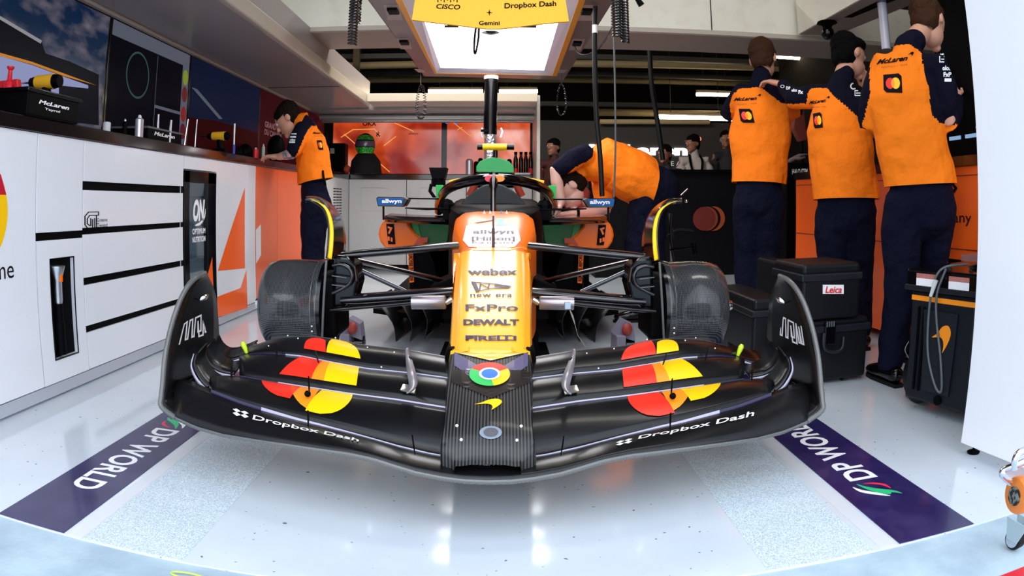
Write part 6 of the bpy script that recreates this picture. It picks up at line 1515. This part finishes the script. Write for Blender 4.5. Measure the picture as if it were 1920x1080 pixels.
def inside(poly, x, y_):
    c = False; n = len(poly)
    for i in range(n):
        (x0, y0), (x1, y1) = poly[i], poly[i-1]
        if (y0 > y_) != (y1 > y_) and x < (x1-x0)*(y_-y0)/(y1-y0)+x0: c = not c
    return c
RAG = (.055, .055, 1.55, .205)
# right standing mechanic, nearest
y = 2.72
J = dict(pel=at(1727, 362, y=y), chest=at(1693, 190, y=y), neck=at(1704, 88, y=y+.02), head=at(1741, 44, y=y+.08),
         shL=at(1655, 124, y=y+.06), elL=at(1628, 222, y=y+.10), wrL=at(1668, 250, y=y+.36), shR=at(1760, 124, y=y-.09), elR=at(1778, 226, y=y-.10), wrR=at(1795, 186, y=y+.25),
         hipL=at(1692, 385, y=y+.02), knL=at(1688, 530, y=y+.02), anL=at(1668, 688, y=y-.02), hipR=at(1755, 385, y=y), knR=at(1745, 520, y=y+.10), anR=at(1722, 655, y=y+.22))
J['anL'].z = .09; J['anR'].z = .09; J['hdR'] = V(.05, .5, .6); J['hdL'] = V(.3, .8, .1)
S3_ = V(.94, -.34, -.04)
root, bo, so, sp_, bk_ = person('tallest person in orange and navy team top facing away, nearest the white right panel', J, S3_, (.85, .42, -.50), (.25, .30, .85), hair=hair_brown, raglan=(.040, .085, 1.5, .165), scale=1.0, tor=(.165, .158, .165, .175), hem=at(1727, 347, y=y), seam=[(1705,82),(1727,97),(1730,120),(1740,160),(1747,213),(1762,232),(1840,236),(1840,380),(1590,380),(1590,247),(1630,247),(1616,237),(1632,173),(1630,140),(1632,110),(1653,90)])
view3 = (J['chest']-V(0, 0, CAM_H)).normalized()
back_print(so, ((1643, 121), (1702, 113), 9.5), ((1653, 128), (1701, 123), 3.6), ((1657, 173), (1692, 174), (1690, 137), (1656, 140)))
sleeve_marks(so, [('O', 1759, 87, 1776, 103), ('#', 1762, 106, 1779, 116), ('okx', 1767, 123, 1782, 132), ('FxP', 1769, 135, 1784, 144), ('-', 1771, 147, 1784, 153)])
# middle standing mechanic
y = 3.45
J = dict(pel=at(1587, 378, y=y), chest=at(1574, 248, y=y), neck=at(1579, 152, y=y+.04), head=at(1592, 106, y=y+.09),
         shL=at(1538, 182, y=y+.10), elL=at(1490, 184, y=y+.24), wrL=at(1466, 158, y=y+.46), shR=at(1620, 192, y=y-.06), elR=at(1636, 245, y=y+.04), wrR=at(1627, 172, y=y+.16),
         hipL=at(1562, 395, y=y+.05), knL=at(1560, 505, y=y+.03), anL=at(1558, 640, y=y), hipR=at(1612, 395, y=y-.05), knR=at(1612, 500, y=y+.0), anR=at(1612, 630, y=y-.0))
J['anL'].z = .09; J['anR'].z = .09; J['hdR'] = V(-.15, -.05, 1); J['pnR'] = V(-.8, 0, .2); J['hdL'] = V(-.5, .6, .25); J['pnL'] = V(0, .2, -1)
def quiff(hm, hd, f, u, hr): hm.ball(hd+u*.088+f*.03, (.085, .095, .052), 16); hm.ball(hd+u*.06-f*.05, (.085, .085, .078), 16)
S2_ = V(.87, -.49, .03)
root, bo, so, sp_, bk_ = person('person in orange and navy team top with thick black hair, one hand to face', J, S2_, (.92, .25, -.28), (.1, .2, .9), hair=hair_black, raglan=(.075, .075, 1.4, .18), hairfn=quiff, scale=1.03, tor=(.170, .165, .178, .182), hem=at(1587, 374, y=y), seam=[(1514,177),(1521,166),(1550,165),(1566,182),(1599,210),(1609,220),(1612,241),(1690,241),(1690,420),(1490,420),(1505,207),(1465,207),(1465,195),(1512,194)])
back_print(so, ((1516, 196), (1548, 191), 6.5), ((1520, 203), (1548, 201), 2.6), ((1526, 241), (1543, 239), (1540, 210), (1524, 213)))
sleeve_marks(so, [('O', 1594, 155, 1607, 168), ('#', 1603, 170, 1615, 179), ('O', 1463, 159, 1471, 165), ('DP', 1474, 162, 1482, 168), ('okx', 1484, 166, 1495, 172), ('Fx', 1497, 169, 1506, 176)])
# left standing mechanic
y = 4.12
J = dict(pel=at(1424, 352, y=y), chest=at(1426, 235, y=y), neck=at(1429, 145, y=y+.03), head=at(1431, 112, y=y+.07),
         shL=at(1388, 178, y=y+.08), elL=at(1366, 212, y=y+.22), wrL=at(1385, 195, y=y+.42), shR=at(1468, 176, y=y-.05), elR=at(1490, 205, y=y+.10), wrR=at(1468, 225, y=y+.36),
         hipL=at(1403, 375, y=y+.04), knL=at(1400, 480, y=y+.05), anL=at(1397, 596, y=y-.04), hipR=at(1446, 375, y=y-.03), knR=at(1437, 480, y=y+.0), anR=at(1425, 600, y=y-.12))
J['anL'].z = .09; J['anR'].z = .09
S1_ = V(.94, -.34, .03)
root, bo, so, sp_, bk_ = person('person in orange and navy team top with short brown hair, left of three standing mechanics', J, S1_, (.55, .8, -.25), (0, .2, 1), hair=hair_brown, raglan=(.085, .085, 1.3, .195), scale=1.02, tor=(.160, .160, .185, .190), hem=at(1424, 344, y=y), seam=[(1418,164),(1428,164),(1444,177),(1464,192),(1500,196),(1510,380),(1330,380),(1330,240),(1372,226),(1368,195),(1374,177),(1387,166)])
back_print(so, ((1375, 190), (1419, 187), 6.5), ((1382, 197), (1418, 195), 2.5), ((1389, 230), (1415, 230), (1409, 204), (1385, 204)))

# tattooed mechanic at the left worktop, in profile
y = 5.15
J = dict(pel=at(590, 365, y=y), chest=at(582, 268, y=y), neck=at(566, 228, y=y), head=at(541, 224, y=y),
         shR=at(567, 242, y=y-.16), elR=at(549, 288, y=y-.22), wrR=at(522, 294, y=y-.16), shL=at(578, 242, y=y+.16), elL=at(566, 285, y=y+.2), wrL=at(530, 292, y=y+.16),
         hipR=at(588, 380, y=y-.09), knR=at(584, 465, y=y-.09), anR=at(590, 560, y=y-.10), hipL=at(598, 380, y=y+.09), knL=at(590, 465, y=y+.09), anL=at(594, 555, y=y+.1))
J['anL'].z = .09; J['anR'].z = .09; J['hdR'] = V(-1, .1, .05); J['hdL'] = V(-1, 0, 0); J['pnR'] = V(0, 0, -1); J['pnL'] = V(0, 0, -1)
SL = V(-.45, .89, 0)
root, bo, so, sp_, bk_ = person('person in a short sleeved orange and navy shirt leaning over the left worktop, arm tattooed', J, SL, (-.75, -.05, -.62), (-.45, 0, .8), hair=hair_dark, raglan=(.0, .10, 1.2, .125), sleeves='short', feet=(-1, 0, 0), tor=(.150, .150, .165, .160), hem=at(592, 340, y=y), tcut=False, seam=[(584,236),(597,236),(640,236),(640,380),(520,380),(545,305),(556,290),(566,268),(575,247)])
back_print(so, ((586, 251), (607, 251), 4), ((590, 256), (606, 256), 1.6), ((597, 281), (606.5, 281), (604, 263), (594, 263)))
sleeve_marks(so, [('-', 546, 250, 556, 252), ('-', 544, 255, 555, 258), ('okx', 543, 260, 554, 264), ('-', 542, 265, 553, 268)])
MB().tube([lerp(J['elR'], J['wrR'], .05), lerp(J['elR'], J['wrR'], .5)], [.0405, .037], 16).build('tattoo', mat('tattoo_ink', (.10, .12, .18), .6, noise=(45, (.55, .38, .34), .42, .58)), bo, smooth=60)
MB().tube([lerp(J['neck'], J['head'], .0)+V(.02, 0, -.01), lerp(J['neck'], J['head'], .35)], [.085, .066], 18).build('collar', mat('orange_fabric'), so, smooth=60)
MB().tube(spline([at(605, 320, y=y-.12), at(607, 335, y=y-.14), at(610, 347, y=y-.13)], 4), .010, 8).build('glove_strap', black, root, smooth=60)

# mechanic bending over the cockpit
y = 4.75
J = dict(pel=at(1214, 345, y=y), chest=at(1138, 303, y=y), neck=at(1088, 318, y=y-.04), head=at(1066, 352, y=y-.08),
         shL=at(1092, 288, y=y-.15), elL=at(1040, 322, y=y-.22), wrL=at(1052, 378, y=y-.22), shR=at(1125, 325, y=y+.16), elR=at(1135, 395, y=y+.05), wrR=at(1075, 400, y=y-.12),
         hipL=at(1212, 362, y=y-.08), knL=at(1195, 450, y=y-.08), anL=at(1200, 560, y=y-.08), hipR=at(1225, 352, y=y+.1), knR=at(1225, 450, y=y+.1), anR=at(1225, 560, y=y+.1))
J['anL'].z = .09; J['anR'].z = .09; J['hdR'] = V(-1, -.1, -.1); J['pnR'] = V(0, 0, -1); J['hdL'] = V(-.3, 0, -1); J['pnL'] = V(-1, 0, 0)
SB = V(0, 1, .12)
pale_skin = mat('pale_skin', (.68, .40, .33), .5, bump=(60, .1, .003))
root, bo, so, sp_, bk_ = person('person in a short sleeved orange and navy shirt bending over the car cockpit', J, SB, (-.55, -.15, -.8), (-.7, 0, .6), hair=hair_dark, skin_m=pale_skin, raglan=(.02, .03, 1.0, .12), sleeves='short', feet=(-1, 0, 0), tor=(.175, .190, .200, .175), scale=1.12, hem=at(1217, 346, y=y), tcut=False, seam=[(1103,235),(1106,260),(1113,274),(1112,292),(1102,302),(1079,313),(1060,330),(1090,420),(1320,420),(1320,235)])
MB().tube([at(1079, 399, y=y-.11), at(1084, 399, y=y-.105)], .036, 16).build('wristband', black, bo, smooth=60)
# red block added as a stand-in for an unclear figure crouching behind the cockpit
tq = thing('red_stand_in', (at(1088, 385, y=5.3).x, 5.3, .6), 'dark red block standing in for a figure behind the cockpit under the bending mechanic', 'bag')
MB().prism([at(*k, y=5.3) for k in ((1058, 348), (1095, 345), (1108, 360), (1104, 392), (1062, 392), (1056, 372))], (0, .2, 0)).build('pouch', mat('dark_red_cloth', (.22, .02, .012), .7), tq, bevel=.02)
MB().box(tuple(at(1062, 620, y=5.32)*1.0), tuple(at(1100, 392, y=5.5))).build('pedestal', black, tq)

# people in the background
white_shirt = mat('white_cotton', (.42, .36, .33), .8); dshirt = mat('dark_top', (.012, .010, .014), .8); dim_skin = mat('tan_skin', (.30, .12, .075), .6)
def bystander(label, px, pyh, y, hgt, shirt_m, face, straps=False, w_=1.):
    h_ = at(px, pyh, y=y); nk = h_+V(.02, .02, -.14); ch_ = nk+V(.03, 0, -.28); pl_ = nk+V(.03, 0, -.62)
    J = dict(head=h_, neck=nk, chest=ch_, pel=pl_, shL=nk+V(-.19, 0, -.10), shR=nk+V(.19, 0, -.10), elL=nk+V(-.22, -.05, -.38), elR=nk+V(.24, -.05, -.38), wrL=nk+V(-.12, -.25, -.50), wrR=nk+V(.12, -.25, -.50),
             hipL=pl_+V(-.09, 0, -.06), hipR=pl_+V(.09, 0, -.06))
    for k, dx in (('L', -.1), ('R', .1)): J['an'+k] = V(pl_.x+dx, y, .09); J['kn'+k] = lerp(J['hip'+k], J['an'+k], .5)+V(0, -.03, 0)
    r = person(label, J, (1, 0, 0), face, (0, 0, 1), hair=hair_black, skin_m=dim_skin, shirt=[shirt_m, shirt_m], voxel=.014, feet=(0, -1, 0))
    if straps:
        for k in (-1, 1): MB().tube(spline([nk+V(.07*k, -.03, -.01), nk+V(.09*k, -.12, -.12), nk+V(.05*k, -.165, -.35), nk+V(.03*k, -.165, -.6)], 5), .018, 8, flat=((1, 0, 0), .3)).build('strap', black, r[0], smooth=60)
    return r
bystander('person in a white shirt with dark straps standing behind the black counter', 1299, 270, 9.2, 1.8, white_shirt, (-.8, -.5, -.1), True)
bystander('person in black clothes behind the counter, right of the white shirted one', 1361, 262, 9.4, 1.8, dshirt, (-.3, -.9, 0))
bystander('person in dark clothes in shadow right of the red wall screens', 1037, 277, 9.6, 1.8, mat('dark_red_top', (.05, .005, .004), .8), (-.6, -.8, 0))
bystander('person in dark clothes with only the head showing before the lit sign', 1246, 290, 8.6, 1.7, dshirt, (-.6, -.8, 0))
# dark equipment between the two left standing mechanics
t = thing('black_headset_rack', (at(1500, 330, y=5.2).x, 5.2, 0), 'black equipment tower with HALO ITSM lettering between the left and middle standing mechanics', 'rack')
a, b_ = at(1474, 305, y=5.2), at(1545, 560, y=5.2)
MB().box((a.x, 5.2, 0.02), (b_.x, 5.7, a.z)).build('housing', black, t, bevel=.01)
label_on('lettering', 'HALO ITSM', [at(1485, 327, y=5.19), at(1514, 326, y=5.19), at(1514, 316, y=5.19), at(1485, 317, y=5.19)], white_mark, t, bold=.02)
g = MB(); hand_parts(g, V(at(1482, 300, y=5.3).x, 5.3, a.z+.02), (.6, 0, .3), (0, 0, -1), 1.2); 
o = remeshed(g, 'work_glove', mat('grey_glove', (.10, .07, .07), .8), None, .008, 2); tag(o, 'grey glove lying on top of the black equipment tower', 'glove')
t = thing('red_fire_boot', (at(1505, 255, y=5.4).x, 5.4, a.z), 'dark red and grey cloth bag hanging above the black equipment tower', 'bag')
MB().prism([at(*k, y=5.4) for k in ((1492, 205), (1508, 205), (1514, 262), (1502, 266), (1488, 240))], (0, .08, 0)).build('pouch', mat('dull_red_cloth', (.16, .02, .01), .8), t, bevel=.01)
MB().tube([V(at(1503, 260, y=5.44).x, 5.44, a.z), at(1503, 262, y=5.44)], .015, 8).build('stem', black, t)
